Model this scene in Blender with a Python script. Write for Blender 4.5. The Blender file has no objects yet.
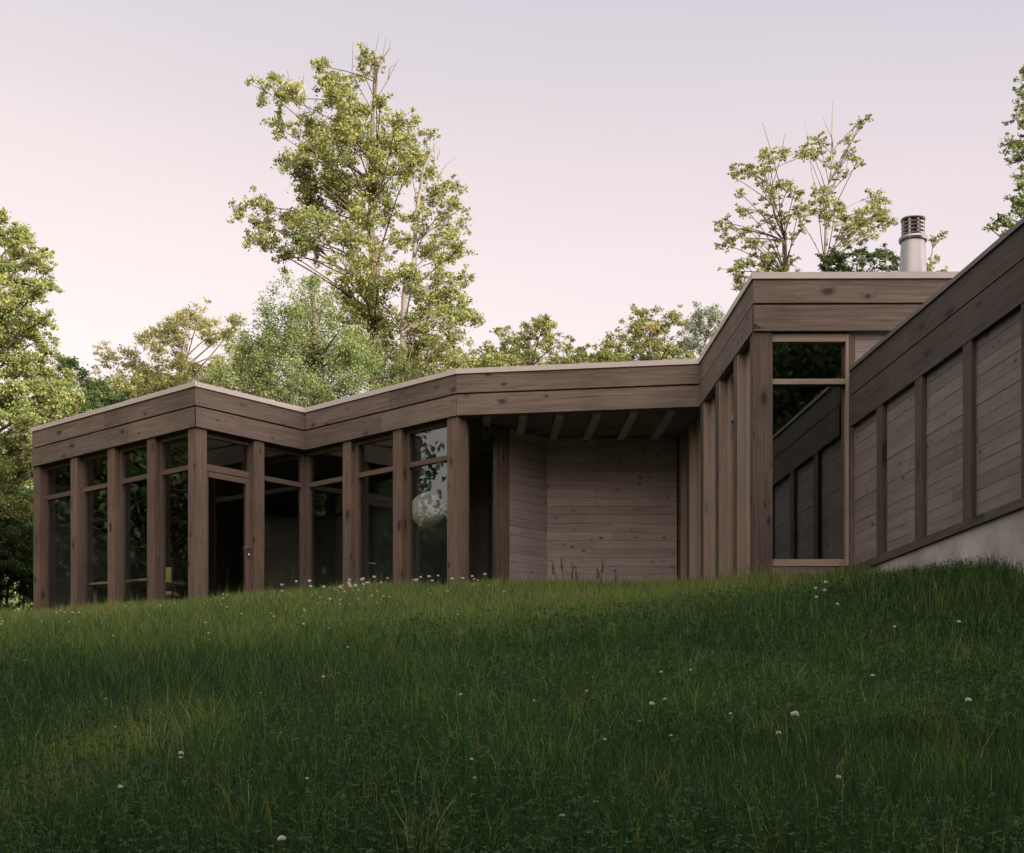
import bpy, math, random
import numpy as np
from mathutils import Vector, Matrix, noise

random.seed(7)
RNG = np.random.default_rng(11)
sc = bpy.context.scene
C = sc.collection
R = math.radians

# ------------------------------------------------------------------ camera
F = 1382.0                     # focal length in pixels of the 1024 px wide frame
CX, CY = 512.0, 745.0          # the horizon lies low in the frame: a shifted lens
cam_d = bpy.data.cameras.new('camera')
cam = bpy.data.objects.new('camera', cam_d)
C.objects.link(cam)
cam.location = (0, 0, 0)
cam.rotation_euler = (R(90), 0, 0)
cam_d.sensor_width = 36
cam_d.lens = F / 1024 * 36
cam_d.shift_y = (CY - 426.5) / 1024
cam_d.clip_start = 0.1
cam_d.clip_end = 2000
sc.camera = cam

# ------------------------------------------------------------------ light
SUN_DIR = Vector((0.62, -0.78, 0.0)).normalized()
SUN_EL = R(12)
to_sun = Vector((SUN_DIR.x * math.cos(SUN_EL), SUN_DIR.y * math.cos(SUN_EL), math.sin(SUN_EL)))
world = bpy.data.worlds.new('World')
sc.world = world
world.use_nodes = True
wt = world.node_tree
wt.nodes.clear()
w_out = wt.nodes.new('ShaderNodeOutputWorld')
w_bg = wt.nodes.new('ShaderNodeBackground')
w_sky = wt.nodes.new('ShaderNodeTexSky')
w_sky.sky_type = 'NISHITA'
w_sky.sun_disc = False
w_sky.sun_elevation = SUN_EL
w_sky.sun_rotation = math.atan2(SUN_DIR.x, SUN_DIR.y)
w_sky.air_density = 1.0
w_sky.dust_density = 2.0
w_bg.inputs['Strength'].default_value = 0.12
# a thin, even veil of high evening cloud: pink near the horizon, lavender overhead
w_tc = wt.nodes.new('ShaderNodeTexCoord')
w_sep = wt.nodes.new('ShaderNodeSeparateXYZ')
w_ramp = wt.nodes.new('ShaderNodeValToRGB')
w_mix = wt.nodes.new('ShaderNodeMix')
w_mix.data_type = 'RGBA'
w_mix.inputs['Factor'].default_value = 0.86
cr = w_ramp.color_ramp
cr.elements[0].position = 0.0
cr.elements[0].color = (1.06, 0.91, 0.86, 1)
cr.elements[1].position = 1.0
cr.elements[1].color = (1.25, 1.12, 1.16, 1)
for p, col in ((0.26, (1.04, 0.875, 0.85, 1)), (0.37, (0.91, 0.765, 0.765, 1)), (0.49, (0.65, 0.605, 0.655, 1)), (0.62, (0.80, 0.74, 0.80, 1))):
    e = cr.elements.new(p)
    e.color = col
w_mul = wt.nodes.new('ShaderNodeVectorMath')
w_mul.operation = 'SCALE'
w_mul.inputs['Scale'].default_value = 4.0
wt.links.new(w_tc.outputs['Generated'], w_sep.inputs[0])
wt.links.new(w_sep.outputs['Z'], w_ramp.inputs[0])
wt.links.new(w_ramp.outputs[0], w_mul.inputs[0])
wt.links.new(w_sky.outputs[0], w_mix.inputs['A'])
w_dot = wt.nodes.new('ShaderNodeVectorMath')
w_dot.operation = 'DOT_PRODUCT'
w_dot.inputs[1].default_value = to_sun
wt.links.new(w_tc.outputs['Generated'], w_dot.inputs[0])
w_glow = wt.nodes.new('ShaderNodeValToRGB')
w_glow.color_ramp.interpolation = 'EASE'
w_glow.color_ramp.elements[0].position = 0.30
w_glow.color_ramp.elements[0].color = (1, 1, 1, 1)
w_glow.color_ramp.elements[1].position = 0.95
w_glow.color_ramp.elements[1].color = (3.7, 3.3, 2.8, 1)
w_half = wt.nodes.new('ShaderNodeMath')
w_half.operation = 'MULTIPLY_ADD'
w_half.inputs[1].default_value = 0.5
w_half.inputs[2].default_value = 0.5
wt.links.new(w_dot.outputs['Value'], w_half.inputs[0])
wt.links.new(w_half.outputs[0], w_glow.inputs[0])
w_gm = wt.nodes.new('ShaderNodeVectorMath')
w_gm.operation = 'MULTIPLY'
wt.links.new(w_mul.outputs[0], w_gm.inputs[0])
wt.links.new(w_glow.outputs[0], w_gm.inputs[1])
w_side = wt.nodes.new('ShaderNodeValToRGB')
w_side.color_ramp.elements[0].position = 0.28
w_side.color_ramp.elements[0].color = (1.08, 1.06, 1.00, 1)
w_side.color_ramp.elements[1].position = 0.72
w_side.color_ramp.elements[1].color = (0.92, 0.925, 0.965, 1)
w_sx = wt.nodes.new('ShaderNodeMath')
w_sx.operation = 'MULTIPLY_ADD'
w_sx.inputs[1].default_value = 0.5
w_sx.inputs[2].default_value = 0.5
wt.links.new(w_sep.outputs['X'], w_sx.inputs[0])
wt.links.new(w_sx.outputs[0], w_side.inputs[0])
w_veil = wt.nodes.new('ShaderNodeTexNoise')      # faint streaks in the veil
w_veil.inputs['Scale'].default_value = 2.2
w_veil.inputs['Detail'].default_value = 5
w_vm = wt.nodes.new('ShaderNodeMapping')
w_vm.inputs['Scale'].default_value = (1.0, 1.0, 4.0)
wt.links.new(w_tc.outputs['Generated'], w_vm.inputs[0])
wt.links.new(w_vm.outputs[0], w_veil.inputs['Vector'])
w_va = wt.nodes.new('ShaderNodeMath')
w_va.operation = 'MULTIPLY_ADD'
w_va.inputs[1].default_value = 0.16
w_va.inputs[2].default_value = 0.93
wt.links.new(w_veil.outputs['Fac'], w_va.inputs[0])
w_sm = wt.nodes.new('ShaderNodeVectorMath')
w_sm.operation = 'MULTIPLY'
wt.links.new(w_gm.outputs[0], w_sm.inputs[0])
wt.links.new(w_side.outputs[0], w_sm.inputs[1])
w_vs = wt.nodes.new('ShaderNodeVectorMath')
w_vs.operation = 'SCALE'
wt.links.new(w_sm.outputs[0], w_vs.inputs[0])
wt.links.new(w_va.outputs[0], w_vs.inputs['Scale'])
wt.links.new(w_vs.outputs[0], w_mix.inputs['B'])
wt.links.new(w_mix.outputs['Result'], w_bg.inputs['Color'])
wt.links.new(w_bg.outputs[0], w_out.inputs[0])

sun_d = bpy.data.lights.new('sun', 'SUN')
sun_d.energy = 5.0
sun_d.angle = R(0.6)
sun_d.color = (1.0, 0.90, 0.72)
sun = bpy.data.objects.new('sun', sun_d)
C.objects.link(sun)
sun.rotation_euler = to_sun.to_track_quat('Z', 'Y').to_euler()
sun.location = to_sun * 60

sc.view_settings.view_transform = 'Standard'
sc.view_settings.look = 'None'
sc.view_settings.gamma = 1
sc.view_settings.use_curve_mapping = False
sc.view_settings.exposure = 1.15
sc.render.engine = 'CYCLES'
sc.cycles.use_denoising = True
sc.cycles.max_bounces = 8
sc.cycles.transparent_max_bounces = 16
sc.cycles.caustics_reflective = False
sc.cycles.caustics_refractive = False


# ------------------------------------------------------------------ helpers
def at(px, py, d):
    return Vector(((px - CX) * d / F, d, (CY - py) * d / F))


def tag(o, label=None, cat=None, group=None, kind=None):
    if label: o['label'] = label
    if cat: o['category'] = cat
    if group: o['group'] = group
    if kind: o['kind'] = kind
    return o


def empty(name, loc, label, cat, group=None):
    o = bpy.data.objects.new(name, None)
    C.objects.link(o)
    o.location = loc
    o.empty_display_size = 0.2
    return tag(o, label, cat, group)


def np_mesh(name, verts, faces_flat, sizes, attrs=None, uv=None, smooth=False):
    """verts (n,3), faces_flat loop vertex indices, sizes face sizes."""
    me = bpy.data.meshes.new(name)
    nv, nl, nf = len(verts), len(faces_flat), len(sizes)
    me.vertices.add(nv)
    me.vertices.foreach_set('co', np.ascontiguousarray(verts, dtype=np.float32).ravel())
    me.loops.add(nl)
    me.loops.foreach_set('vertex_index', np.ascontiguousarray(faces_flat, dtype=np.int32))
    me.polygons.add(nf)
    starts = np.zeros(nf, dtype=np.int32)
    starts[1:] = np.cumsum(sizes)[:-1]
    me.polygons.foreach_set('loop_start', starts)
    try:
        me.polygons.foreach_set('loop_total', np.ascontiguousarray(sizes, dtype=np.int32))
    except Exception:
        pass
    if smooth:
        me.polygons.foreach_set('use_smooth', np.ones(nf, dtype=bool))
    for k, v in (attrs or {}).items():
        a = me.attributes.new(k, 'FLOAT', 'POINT')
        a.data.foreach_set('value', np.ascontiguousarray(v, dtype=np.float32))
    if uv is not None:
        l = me.uv_layers.new(name='UVMap')
        l.data.foreach_set('uv', np.ascontiguousarray(uv, dtype=np.float32).ravel())
    me.update(calc_edges=True)
    return me


class MB:
    """Collects shapes; build() links them as ONE mesh object."""
    def __init__(s):
        s.v, s.f, s.uv, s.t, s.sm = [], [], [], [], []

    def face(s, pts, uvs, tint, smooth=False):
        n = len(s.v)
        s.v += [tuple(p) for p in pts]
        s.t += [tint] * len(pts)
        s.f.append(tuple(range(n, n + len(pts))))
        s.uv += [tuple(u) for u in uvs]
        s.sm.append(smooth)

    def beam(s, p0, p1, wv, hv, tint=None):
        """Box from p0 to p1 (centre line), full cross vectors wv and hv; grain along the length."""
        p0, p1, wv, hv = Vector(p0), Vector(p1), Vector(wv), Vector(hv)
        L = (p1 - p0).length
        u0, v0 = random.uniform(0, 60), random.uniform(0, 60)
        tint = random.uniform(0.0, 1.0) if tint is None else tint
        a, b = wv / 2, hv / 2
        ring = [-a - b, a - b, a + b, -a + b]
        per = [0, wv.length, wv.length + hv.length, 2 * wv.length + hv.length, 2 * wv.length + 2 * hv.length]
        if wv.cross(hv).dot(p1 - p0) < 0:
            ring = [ring[0], ring[3], ring[2], ring[1]]
            per = [0, hv.length, wv.length + hv.length, wv.length + 2 * hv.length, 2 * wv.length + 2 * hv.length]
        for k in range(4):
            q, r = ring[k], ring[(k + 1) % 4]
            s.face([p0 + q, p0 + r, p1 + r, p1 + q],
                   [(u0, v0 + per[k]), (u0, v0 + per[k + 1]), (u0 + L, v0 + per[k + 1]), (u0 + L, v0 + per[k])], tint)
        w, h = wv.length, hv.length
        s.face([p0 + ring[3], p0 + ring[2], p0 + ring[1], p0 + ring[0]],
               [(u0, v0), (u0, v0 + w), (u0 + .02, v0 + w), (u0 + .02, v0)], tint * .5)
        s.face([p1 + ring[0], p1 + ring[1], p1 + ring[2], p1 + ring[3]],
               [(u0, v0), (u0, v0 + w), (u0 + .02, v0 + w), (u0 + .02, v0)], tint * .5)

    def prism(s, poly, z0, z1, tint=None):
        """Vertical prism on a plan polygon given counter-clockwise seen from above."""
        n = len(poly)
        A = sum(poly[i][0] * poly[(i + 1) % n][1] - poly[(i + 1) % n][0] * poly[i][1] for i in range(n))
        if A < 0:
            poly = poly[::-1]
        tint = random.uniform(0.0, 1.0) if tint is None else tint
        u0, v0 = random.uniform(0, 60), random.uniform(0, 60)
        acc = 0
        for k in range(n):
            a, b = poly[k], poly[(k + 1) % n]
            L = math.hypot(b[0] - a[0], b[1] - a[1])
            s.face([(a[0], a[1], z0), (b[0], b[1], z0), (b[0], b[1], z1), (a[0], a[1], z1)],
                   [(u0 + acc, v0), (u0 + acc + L, v0), (u0 + acc + L, v0 + z1 - z0), (u0 + acc, v0 + z1 - z0)], tint)
            acc += L
        s.face([(p[0], p[1], z1) for p in poly], [(u0 + p[0], v0 + p[1]) for p in poly], tint)
        s.face([(p[0], p[1], z0) for p in poly[::-1]], [(u0 + p[0], v0 + p[1]) for p in poly[::-1]], tint)

    def lathe(s, prof, c, seg=28, tint=0.5):
        """prof: list of (radius, z) revolved round the vertical axis through c."""
        c = Vector(c)
        for (r0, z0), (r1, z1) in zip(prof[:-1], prof[1:]):
            for k in range(seg):
                a0, a1 = 2 * math.pi * k / seg, 2 * math.pi * (k + 1) / seg
                p = [c + Vector((r0 * math.cos(a0), r0 * math.sin(a0), z0)), c + Vector((r0 * math.cos(a1), r0 * math.sin(a1), z0)),
                     c + Vector((r1 * math.cos(a1), r1 * math.sin(a1), z1)), c + Vector((r1 * math.cos(a0), r1 * math.sin(a0), z1))]
                if r0 < 1e-6: p = [p[0], p[2], p[3]]
                elif r1 < 1e-6: p = [p[0], p[1], p[2]]
                s.face(p, [(0, 0)] * len(p), tint, True)

    def tube(s, pts, r0, r1, seg=6, tint=0.5):
        pts = [Vector(p) for p in pts]
        rings = []
        n = len(pts)
        for i, p in enumerate(pts):
            d = (pts[min(i + 1, n - 1)] - pts[max(i - 1, 0)]).normalized()
            u = d.cross(Vector((0, 1, 0.13)))
            if u.length < 1e-4: u = d.cross(Vector((1, 0, 0)))
            u.normalize()
            w = d.cross(u).normalized()
            r = r0 + (r1 - r0) * i / (n - 1)
            rings.append([p + (u * math.cos(2 * math.pi * k / seg) + w * math.sin(2 * math.pi * k / seg)) * r for k in range(seg)])
        acc = 0
        for i in range(n - 1):
            L = (pts[i + 1] - pts[i]).length
            for k in range(seg):
                m = (k + 1) % seg
                s.face([rings[i][k], rings[i][m], rings[i + 1][m], rings[i + 1][k]],
                       [(acc, k * .1), (acc, k * .1 + .1), (acc + L, k * .1 + .1), (acc + L, k * .1)], tint, True)
            acc += L
        s.face(rings[-1], [(0, 0)] * seg, tint)

    def mesh(s, name, mat):
        flat = [i for f in s.f for i in f]
        me = np_mesh(name, np.array(s.v), np.array(flat), np.array([len(f) for f in s.f]),
                     {'tint': np.array(s.t)}, np.array(s.uv))
        me.polygons.foreach_set('use_smooth', np.array(s.sm, dtype=bool))
        me.materials.append(mat)
        return me

    def build(s, name, mat, parent=None):
        me = s.mesh(name, mat)
        if parent is not None:
            loc = parent.matrix_basis.translation if parent.parent is None else Vector((0, 0, 0))
            base = parent
            off = Vector(loc)
            while base.parent is not None:
                base = base.parent
                off = Vector(base.matrix_basis.translation)
            if off.length > 0:
                me.transform(Matrix.Translation(-off))
        o = bpy.data.objects.new(name, me)
        C.objects.link(o)
        if parent is not None:
            o.parent = parent
        return o


# ------------------------------------------------------------------ materials
def new_mat(name):
    m = bpy.data.materials.new(name)
    m.use_nodes = True
    nt = m.node_tree
    nt.nodes.clear()
    out = nt.nodes.new('ShaderNodeOutputMaterial')
    return m, nt, out


def N(nt, t, **kw):
    n = nt.nodes.new(t)
    for k, v in kw.items():
        setattr(n, k, v)
    return n


def ramp(nt, stops, interp='LINEAR'):
    n = nt.nodes.new('ShaderNodeValToRGB')
    n.color_ramp.interpolation = interp
    el = n.color_ramp.elements
    el[0].position, el[0].color = stops[0][0], (*stops[0][1], 1)
    el[1].position, el[1].color = stops[-1][0], (*stops[-1][1], 1)
    for p, c in stops[1:-1]:
        e = el.new(p)
        e.color = (*c, 1)
    return n


def mixc(nt, fac, a, b, blend='MIX'):
    n = nt.nodes.new('ShaderNodeMix')
    n.data_type = 'RGBA'
    n.blend_type = blend
    for key, val in (('Factor', fac), ('A', a), ('B', b)):
        if isinstance(val, (int, float)):
            n.inputs[key].default_value = val
        elif isinstance(val, tuple):
            n.inputs[key].default_value = (*val, 1) if len(val) == 3 else val
        else:
            nt.links.new(val, n.inputs[key])
    return n.outputs['Result']


def math_n(nt, op, a, b=None, c=None):
    n = nt.nodes.new('ShaderNodeMath')
    n.operation = op
    for i, val in enumerate((a, b, c)):
        if val is None: continue
        if isinstance(val, (int, float)): n.inputs[i].default_value = val
        else: nt.links.new(val, n.inputs[i])
    return n.outputs[0]


def wood(name, dark, mid, light, knots=0.5, knot_scale=(1.6, 3.2), weather=0.35, bump=0.25, rough=0.78):
    m, nt, out = new_mat(name)
    L = nt.links.new
    uv = N(nt, 'ShaderNodeUVMap')
    mp = N(nt, 'ShaderNodeMapping')
    mp.inputs['Scale'].default_value = (knot_scale[0], knot_scale[1], 1)
    L(uv.outputs[0], mp.inputs[0])
    # knots: sparse cells of a Voronoi pattern
    warp = N(nt, 'ShaderNodeTexNoise')
    warp.inputs['Scale'].default_value = 2.5
    L(mp.outputs[0], warp.inputs['Vector'])
    wv = N(nt, 'ShaderNodeVectorMath', operation='SCALE')
    wv.inputs['Scale'].default_value = 0.35
    L(warp.outputs['Color'], wv.inputs[0])
    ad = N(nt, 'ShaderNodeVectorMath', operation='ADD')
    L(mp.outputs[0], ad.inputs[0])
    L(wv.outputs[0], ad.inputs[1])
    vo = N(nt, 'ShaderNodeTexVoronoi')
    vo.inputs['Scale'].default_value = 1.0
    vo.inputs['Randomness'].default_value = 1.0
    L(ad.outputs[0], vo.inputs['Vector'])
    sepc = N(nt, 'ShaderNodeSeparateColor')
    L(vo.outputs['Color'], sepc.inputs[0])
    has = math_n(nt, 'LESS_THAN', sepc.outputs[0], knots)
    size = math_n(nt, 'MULTIPLY_ADD', sepc.outputs[1], 0.16, 0.10)
    rel = math_n(nt, 'DIVIDE', vo.outputs['Distance'], size)
    kn = N(nt, 'ShaderNodeMapRange')
    kn.interpolation_type = 'SMOOTHSTEP'
    kn.inputs['From Min'].default_value = 0.55
    kn.inputs['From Max'].default_value = 1.25
    kn.inputs['To Min'].default_value = 1.0
    kn.inputs['To Max'].default_value = 0.0
    L(rel, kn.inputs['Value'])
    knot = math_n(nt, 'MULTIPLY', kn.outputs[0], has)
    halo = N(nt, 'ShaderNodeMapRange')
    halo.interpolation_type = 'SMOOTHSTEP'
    halo.inputs['From Min'].default_value = 0.8
    halo.inputs['From Max'].default_value = 2.4
    halo.inputs['To Min'].default_value = 1.0
    halo.inputs['To Max'].default_value = 0.0
    L(rel, halo.inputs['Value'])
    halo_v = math_n(nt, 'MULTIPLY', halo.outputs[0], has)
    # grain: long streaks, bent round the knots
    gm = N(nt, 'ShaderNodeMapping')
    gm.inputs['Scale'].default_value = (0.8, 22.0, 1)
    L(uv.outputs[0], gm.inputs[0])
    bend = N(nt, 'ShaderNodeCombineXYZ')
    L(math_n(nt, 'MULTIPLY', halo_v, 1.6), bend.inputs[1])
    ga = N(nt, 'ShaderNodeVectorMath', operation='ADD')
    L(gm.outputs[0], ga.inputs[0])
    L(bend.outputs[0], ga.inputs[1])
    g = N(nt, 'ShaderNodeTexNoise')
    g.inputs['Scale'].default_value = 1.5
    g.inputs['Detail'].default_value = 9
    g.inputs['Roughness'].default_value = 0.70
    g.inputs['Distortion'].default_value = 0.4
    L(ga.outputs[0], g.inputs['Vector'])
    rp = ramp(nt, [(0.28, dark), (0.5, mid), (0.72, light)])
    L(g.outputs['Fac'], rp.inputs[0])
    # board to board and slow weathering differences
    at_n = N(nt, 'ShaderNodeAttribute')
    at_n.attribute_name = 'tint'
    tint = math_n(nt, 'MULTIPLY_ADD', at_n.outputs['Fac'], 0.30, 0.85)
    geo = N(nt, 'ShaderNodeTexCoord')
    wn = N(nt, 'ShaderNodeTexNoise')
    wn.inputs['Scale'].default_value = 1.3
    wn.inputs['Detail'].default_value = 5
    L(geo.outputs['Object'], wn.inputs['Vector'])
    wfac = math_n(nt, 'MULTIPLY_ADD', wn.outputs['Fac'], weather * 2, 1 - weather)
    both = math_n(nt, 'MULTIPLY', tint, wfac)
    sc_n = N(nt, 'ShaderNodeVectorMath', operation='SCALE')
    L(rp.outputs[0], sc_n.inputs[0])
    L(both, sc_n.inputs['Scale'])
    # silvered, rain washed patches
    sm = N(nt, 'ShaderNodeMapping')
    sm.inputs['Scale'].default_value = (0.5, 2.6, 1)
    L(uv.outputs[0], sm.inputs[0])
    sn = N(nt, 'ShaderNodeTexNoise')
    sn.inputs['Scale'].default_value = 1.6
    sn.inputs['Detail'].default_value = 6
    sn.inputs['Roughness'].default_value = 0.68
    L(sm.outputs[0], sn.inputs['Vector'])
    sr_ = N(nt, 'ShaderNodeMapRange')
    sr_.inputs['From Min'].default_value = 0.46
    sr_.inputs['From Max'].default_value = 0.72
    sr_.inputs['To Max'].default_value = 0.55
    L(sn.outputs['Fac'], sr_.inputs['Value'])
    grey = sum(mid) / 3 * 1.25
    washed = mixc(nt, sr_.outputs[0], sc_n.outputs[0], (grey * 1.05, grey, grey * .95))
    c1 = mixc(nt, math_n(nt, 'MULTIPLY', halo_v, 0.35), washed, tuple(x * 0.55 for x in mid))
    c2 = mixc(nt, math_n(nt, 'MULTIPLY', knot, 0.85), c1, tuple(x * 0.22 for x in mid))
    b = N(nt, 'ShaderNodeBsdfPrincipled')
    b.inputs['Roughness'].default_value = rough
    b.inputs['Specular IOR Level'].default_value = 0.25
    L(c2, b.inputs['Base Color'])
    bp = N(nt, 'ShaderNodeBump')
    bp.inputs['Strength'].default_value = bump
    bp.inputs['Distance'].default_value = 0.01
    L(g.outputs['Fac'], bp.inputs['Height'])
    L(bp.outputs[0], b.inputs['Normal'])
    L(b.outputs[0], out.inputs[0])
    return m


def plain(name, col, rough=0.6, metal=0.0, noise_amt=0.15, noise_scale=4.0, bump=0.0):
    m, nt, out = new_mat(name)
    L = nt.links.new
    tc = N(nt, 'ShaderNodeTexCoord')
    n = N(nt, 'ShaderNodeTexNoise')
    n.inputs['Scale'].default_value = noise_scale
    n.inputs['Detail'].default_value = 7
    n.inputs['Roughness'].default_value = 0.6
    L(tc.outputs['Object'], n.inputs['Vector'])
    rp = ramp(nt, [(0.3, tuple(c * (1 - noise_amt) for c in col)), (0.7, tuple(min(1, c * (1 + noise_amt)) for c in col))])
    L(n.outputs['Fac'], rp.inputs[0])
    b = N(nt, 'ShaderNodeBsdfPrincipled')
    b.inputs['Roughness'].default_value = rough
    b.inputs['Metallic'].default_value = metal
    L(rp.outputs[0], b.inputs['Base Color'])
    if bump:
        bp = N(nt, 'ShaderNodeBump')
        bp.inputs['Strength'].default_value = bump
        bp.inputs['Distance'].default_value = 0.02
        L(n.outputs['Fac'], bp.inputs['Height'])
        L(bp.outputs[0], b.inputs['Normal'])
    L(b.outputs[0], out.inputs[0])
    return m


def leaf_mat(name, stops, trans=0.35, rough=0.5):
    m, nt, out = new_mat(name)
    L = nt.links.new
    a = N(nt, 'ShaderNodeAttribute')
    a.attribute_name = 'tint'
    rp = ramp(nt, stops)
    L(a.outputs['Fac'], rp.inputs[0])
    b = N(nt, 'ShaderNodeBsdfPrincipled')
    b.inputs['Roughness'].default_value = rough
    b.inputs['Specular IOR Level'].default_value = 0.15
    L(rp.outputs[0], b.inputs['Base Color'])
    t = N(nt, 'ShaderNodeBsdfTranslucent')
    warm = mixc(nt, 1.0, rp.outputs[0], (1.25, 1.2, 0.55), 'MULTIPLY')
    L(warm, t.inputs['Color'])
    mx = N(nt, 'ShaderNodeMixShader')
    mx.inputs[0].default_value = trans
    L(b.outputs[0], mx.inputs[1])
    L(t.outputs[0], mx.inputs[2])
    L(mx.outputs[0], out.inputs[0])
    return m


def glass_mat(name, tint=(0.93, 0.96, 0.96), refl=0.125):
    m, nt, out = new_mat(name)
    L = nt.links.new
    ge = N(nt, 'ShaderNodeNewGeometry')
    dt = N(nt, 'ShaderNodeVectorMath', operation='DOT_PRODUCT')
    L(ge.outputs['Incoming'], dt.inputs[0])
    L(ge.outputs['Normal'], dt.inputs[1])
    inv = math_n(nt, 'SUBTRACT', 1.0, math_n(nt, 'ABSOLUTE', dt.outputs['Value']))
    fres = math_n(nt, 'MULTIPLY_ADD', math_n(nt, 'POWER', inv, 5.0), 1 - refl, refl)
    tr = N(nt, 'ShaderNodeBsdfTransparent')
    tr.inputs['Color'].default_value = (*tint, 1)
    gl = N(nt, 'ShaderNodeBsdfGlossy')
    gl.inputs['Roughness'].default_value = 0.0
    gl.inputs['Color'].default_value = (0.9, 0.95, 0.97, 1)
    tc = N(nt, 'ShaderNodeTexCoord')
    n = N(nt, 'ShaderNodeTexNoise')
    n.inputs['Scale'].default_value = 0.8
    n.inputs['Detail'].default_value = 1
    L(tc.outputs['Object'], n.inputs['Vector'])
    bp = N(nt, 'ShaderNodeBump')
    bp.inputs['Strength'].default_value = 0.008
    bp.inputs['Distance'].default_value = 0.05
    L(n.outputs['Fac'], bp.inputs['Height'])
    L(bp.outputs[0], gl.inputs['Normal'])
    mx = N(nt, 'ShaderNodeMixShader')
    L(fres, mx.inputs[0])
    L(tr.outputs[0], mx.inputs[1])
    L(gl.outputs[0], mx.inputs[2])
    L(mx.outputs[0], out.inputs[0])
    return m


M_fascia = wood('stained_fascia_wood', (0.066, 0.051, 0.041), (0.142, 0.114, 0.093), (0.215, 0.178, 0.148), 0.42, (3.6, 6.5), 0.5)
M_post = wood('stained_post_wood', (0.062, 0.044, 0.033), (0.130, 0.095, 0.074), (0.190, 0.143, 0.114), 0.6, (2.8, 6.5), 0.4)
M_frame = wood('window_frame_wood', (0.085, 0.060, 0.047), (0.118, 0.087, 0.069), (0.155, 0.117, 0.094), 0.12, (2.2, 5.0), 0.2)
M_pale_frame = wood('pale_window_frame_wood', (0.215, 0.170, 0.135), (0.275, 0.222, 0.180), (0.33, 0.272, 0.225), 0.12, (2.2, 5.0), 0.2)
M_plank = wood('weathered_plank_wood', (0.21, 0.183, 0.175), (0.285, 0.252, 0.243), (0.345, 0.310, 0.300), 0.24, (6.5, 11.0), 0.25)
M_wing = wood('shade_toned_wing_wood', (0.045, 0.037, 0.032), (0.080, 0.067, 0.058), (0.118, 0.100, 0.088), 0.4, (1.7, 4.2), 0.45)  # house timber in darker tones that paint in the wing's shade
M_wing_plank = wood('shade_toned_wing_plank_wood', (0.130, 0.112, 0.108), (0.182, 0.158, 0.153), (0.235, 0.206, 0.200), 0.24, (6.5, 11.0), 0.3)  # planks darkened too, the wing's dimmer light put into the colour
M_post_dark = wood('dark_post_wood', (0.040, 0.031, 0.026), (0.082, 0.064, 0.053), (0.125, 0.100, 0.084), 0.6, (2.8, 6.5), 0.45)  # darker brown post wood for the tall facade
M_soffit = wood('soffit_wood', (0.08, 0.062, 0.05), (0.12, 0.095, 0.08), (0.16, 0.13, 0.11), 0.4, (1.5, 3.5))
M_cap = plain('roof_edge_metal', (0.50, 0.47, 0.46), 0.55, 0.0, 0.06, 2.0)
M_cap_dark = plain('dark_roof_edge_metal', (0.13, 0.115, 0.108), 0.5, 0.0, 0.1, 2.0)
M_concrete = plain('cast_concrete', (0.40, 0.38, 0.37), 0.85, 0.0, 0.34, 1.7, 0.4)
M_roof = plain('roof_membrane', (0.12, 0.12, 0.12), 0.9)
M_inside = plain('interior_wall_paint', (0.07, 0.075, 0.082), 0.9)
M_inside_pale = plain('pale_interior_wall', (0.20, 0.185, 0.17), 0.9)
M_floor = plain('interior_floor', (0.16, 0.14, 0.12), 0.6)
M_glass = glass_mat('window_glass', refl=0.085)
M_glass_coated = glass_mat('coated_window_glass', refl=0.22)
M_steel = plain('galvanised_steel', (0.33, 0.335, 0.35), 0.40, 1.0, 0.08, 3.0)
M_steel_dark = plain('dark_flue_steel', (0.30, 0.30, 0.32), 0.32, 1.0, 0.1, 3.0)
M_white = plain('paper_globe', (0.88, 0.88, 0.85), 0.8, 0, 0.02)
M_dark = plain('dark_metal', (0.03, 0.03, 0.03), 0.4)
M_chrome = plain('brushed_steel_handle', (0.6, 0.6, 0.6), 0.25, 1.0, 0.05)
M_yellow = plain('yellow_chair_fabric', (0.55, 0.46, 0.14), 0.8)
M_table = plain('pale_table_wood', (0.34, 0.26, 0.18), 0.5)
M_bark = wood('brown_bark', (0.05, 0.037, 0.029), (0.095, 0.072, 0.056), (0.14, 0.108, 0.086), 0.3, (1, 1), 0.4, 0.8, 0.9)
M_bark_pale = wood('pale_grey_bark', (0.12, 0.105, 0.095), (0.19, 0.165, 0.15), (0.26, 0.23, 0.215), 0.3, (1, 1), 0.3, 0.6, 0.9)
M_bark_dark = wood('dark_bark', (0.03, 0.025, 0.02), (0.05, 0.042, 0.035), (0.08, 0.066, 0.055), 0.3, (1, 1), 0.4, 0.8, 0.9)


# ------------------------------------------------------------------ ground
TOPS = np.array([   # x, depth, height of the grass tips
    (0, 3.5, -.27), (-2, 3.5, -.36), (2, 3.5, -.22), (0, 7, .30), (-3, 7, .16), (3, 7, .40), (0, 10.5, .86), (-4, 10.5, .66), (4, 10.5, 1.18),
    (0, 14, 1.45), (-5, 14, 1.22), (3.6, 14, 1.72), (4.0, 13.5, 1.80), (4.2, 11.45, 1.57), (5.5, 12, 1.75),
    (-3, 18.5, 2.14), (-6, 20, 2.08), (-9.5, 24, 2.08), (-8.35, 23.4, 2.10), (-4.79, 20.4, 2.22), (-3, 20.6, 2.36), (-.8, 19.6, 2.38), (1.0, 19, 2.31),
    (2.4, 18, 2.17), (2.7, 15.8, 1.94), (3.6, 15.6, 2.06), (3.0, 15.4, 2.02), (-9, 30, 2.25), (0, 40, 2.3), (-30, 32, 2.0), (30, 32, 2.5), (-20, 6, .35), (20, 6, 1.1),
    (0, 0, -.85), (0, -10, -2.2), (-20, -15, -2.4), (20, -15, -1.6), (0, -35, -3.6), (-40, 0, .2), (40, 0, .8)], dtype=float)


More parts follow.
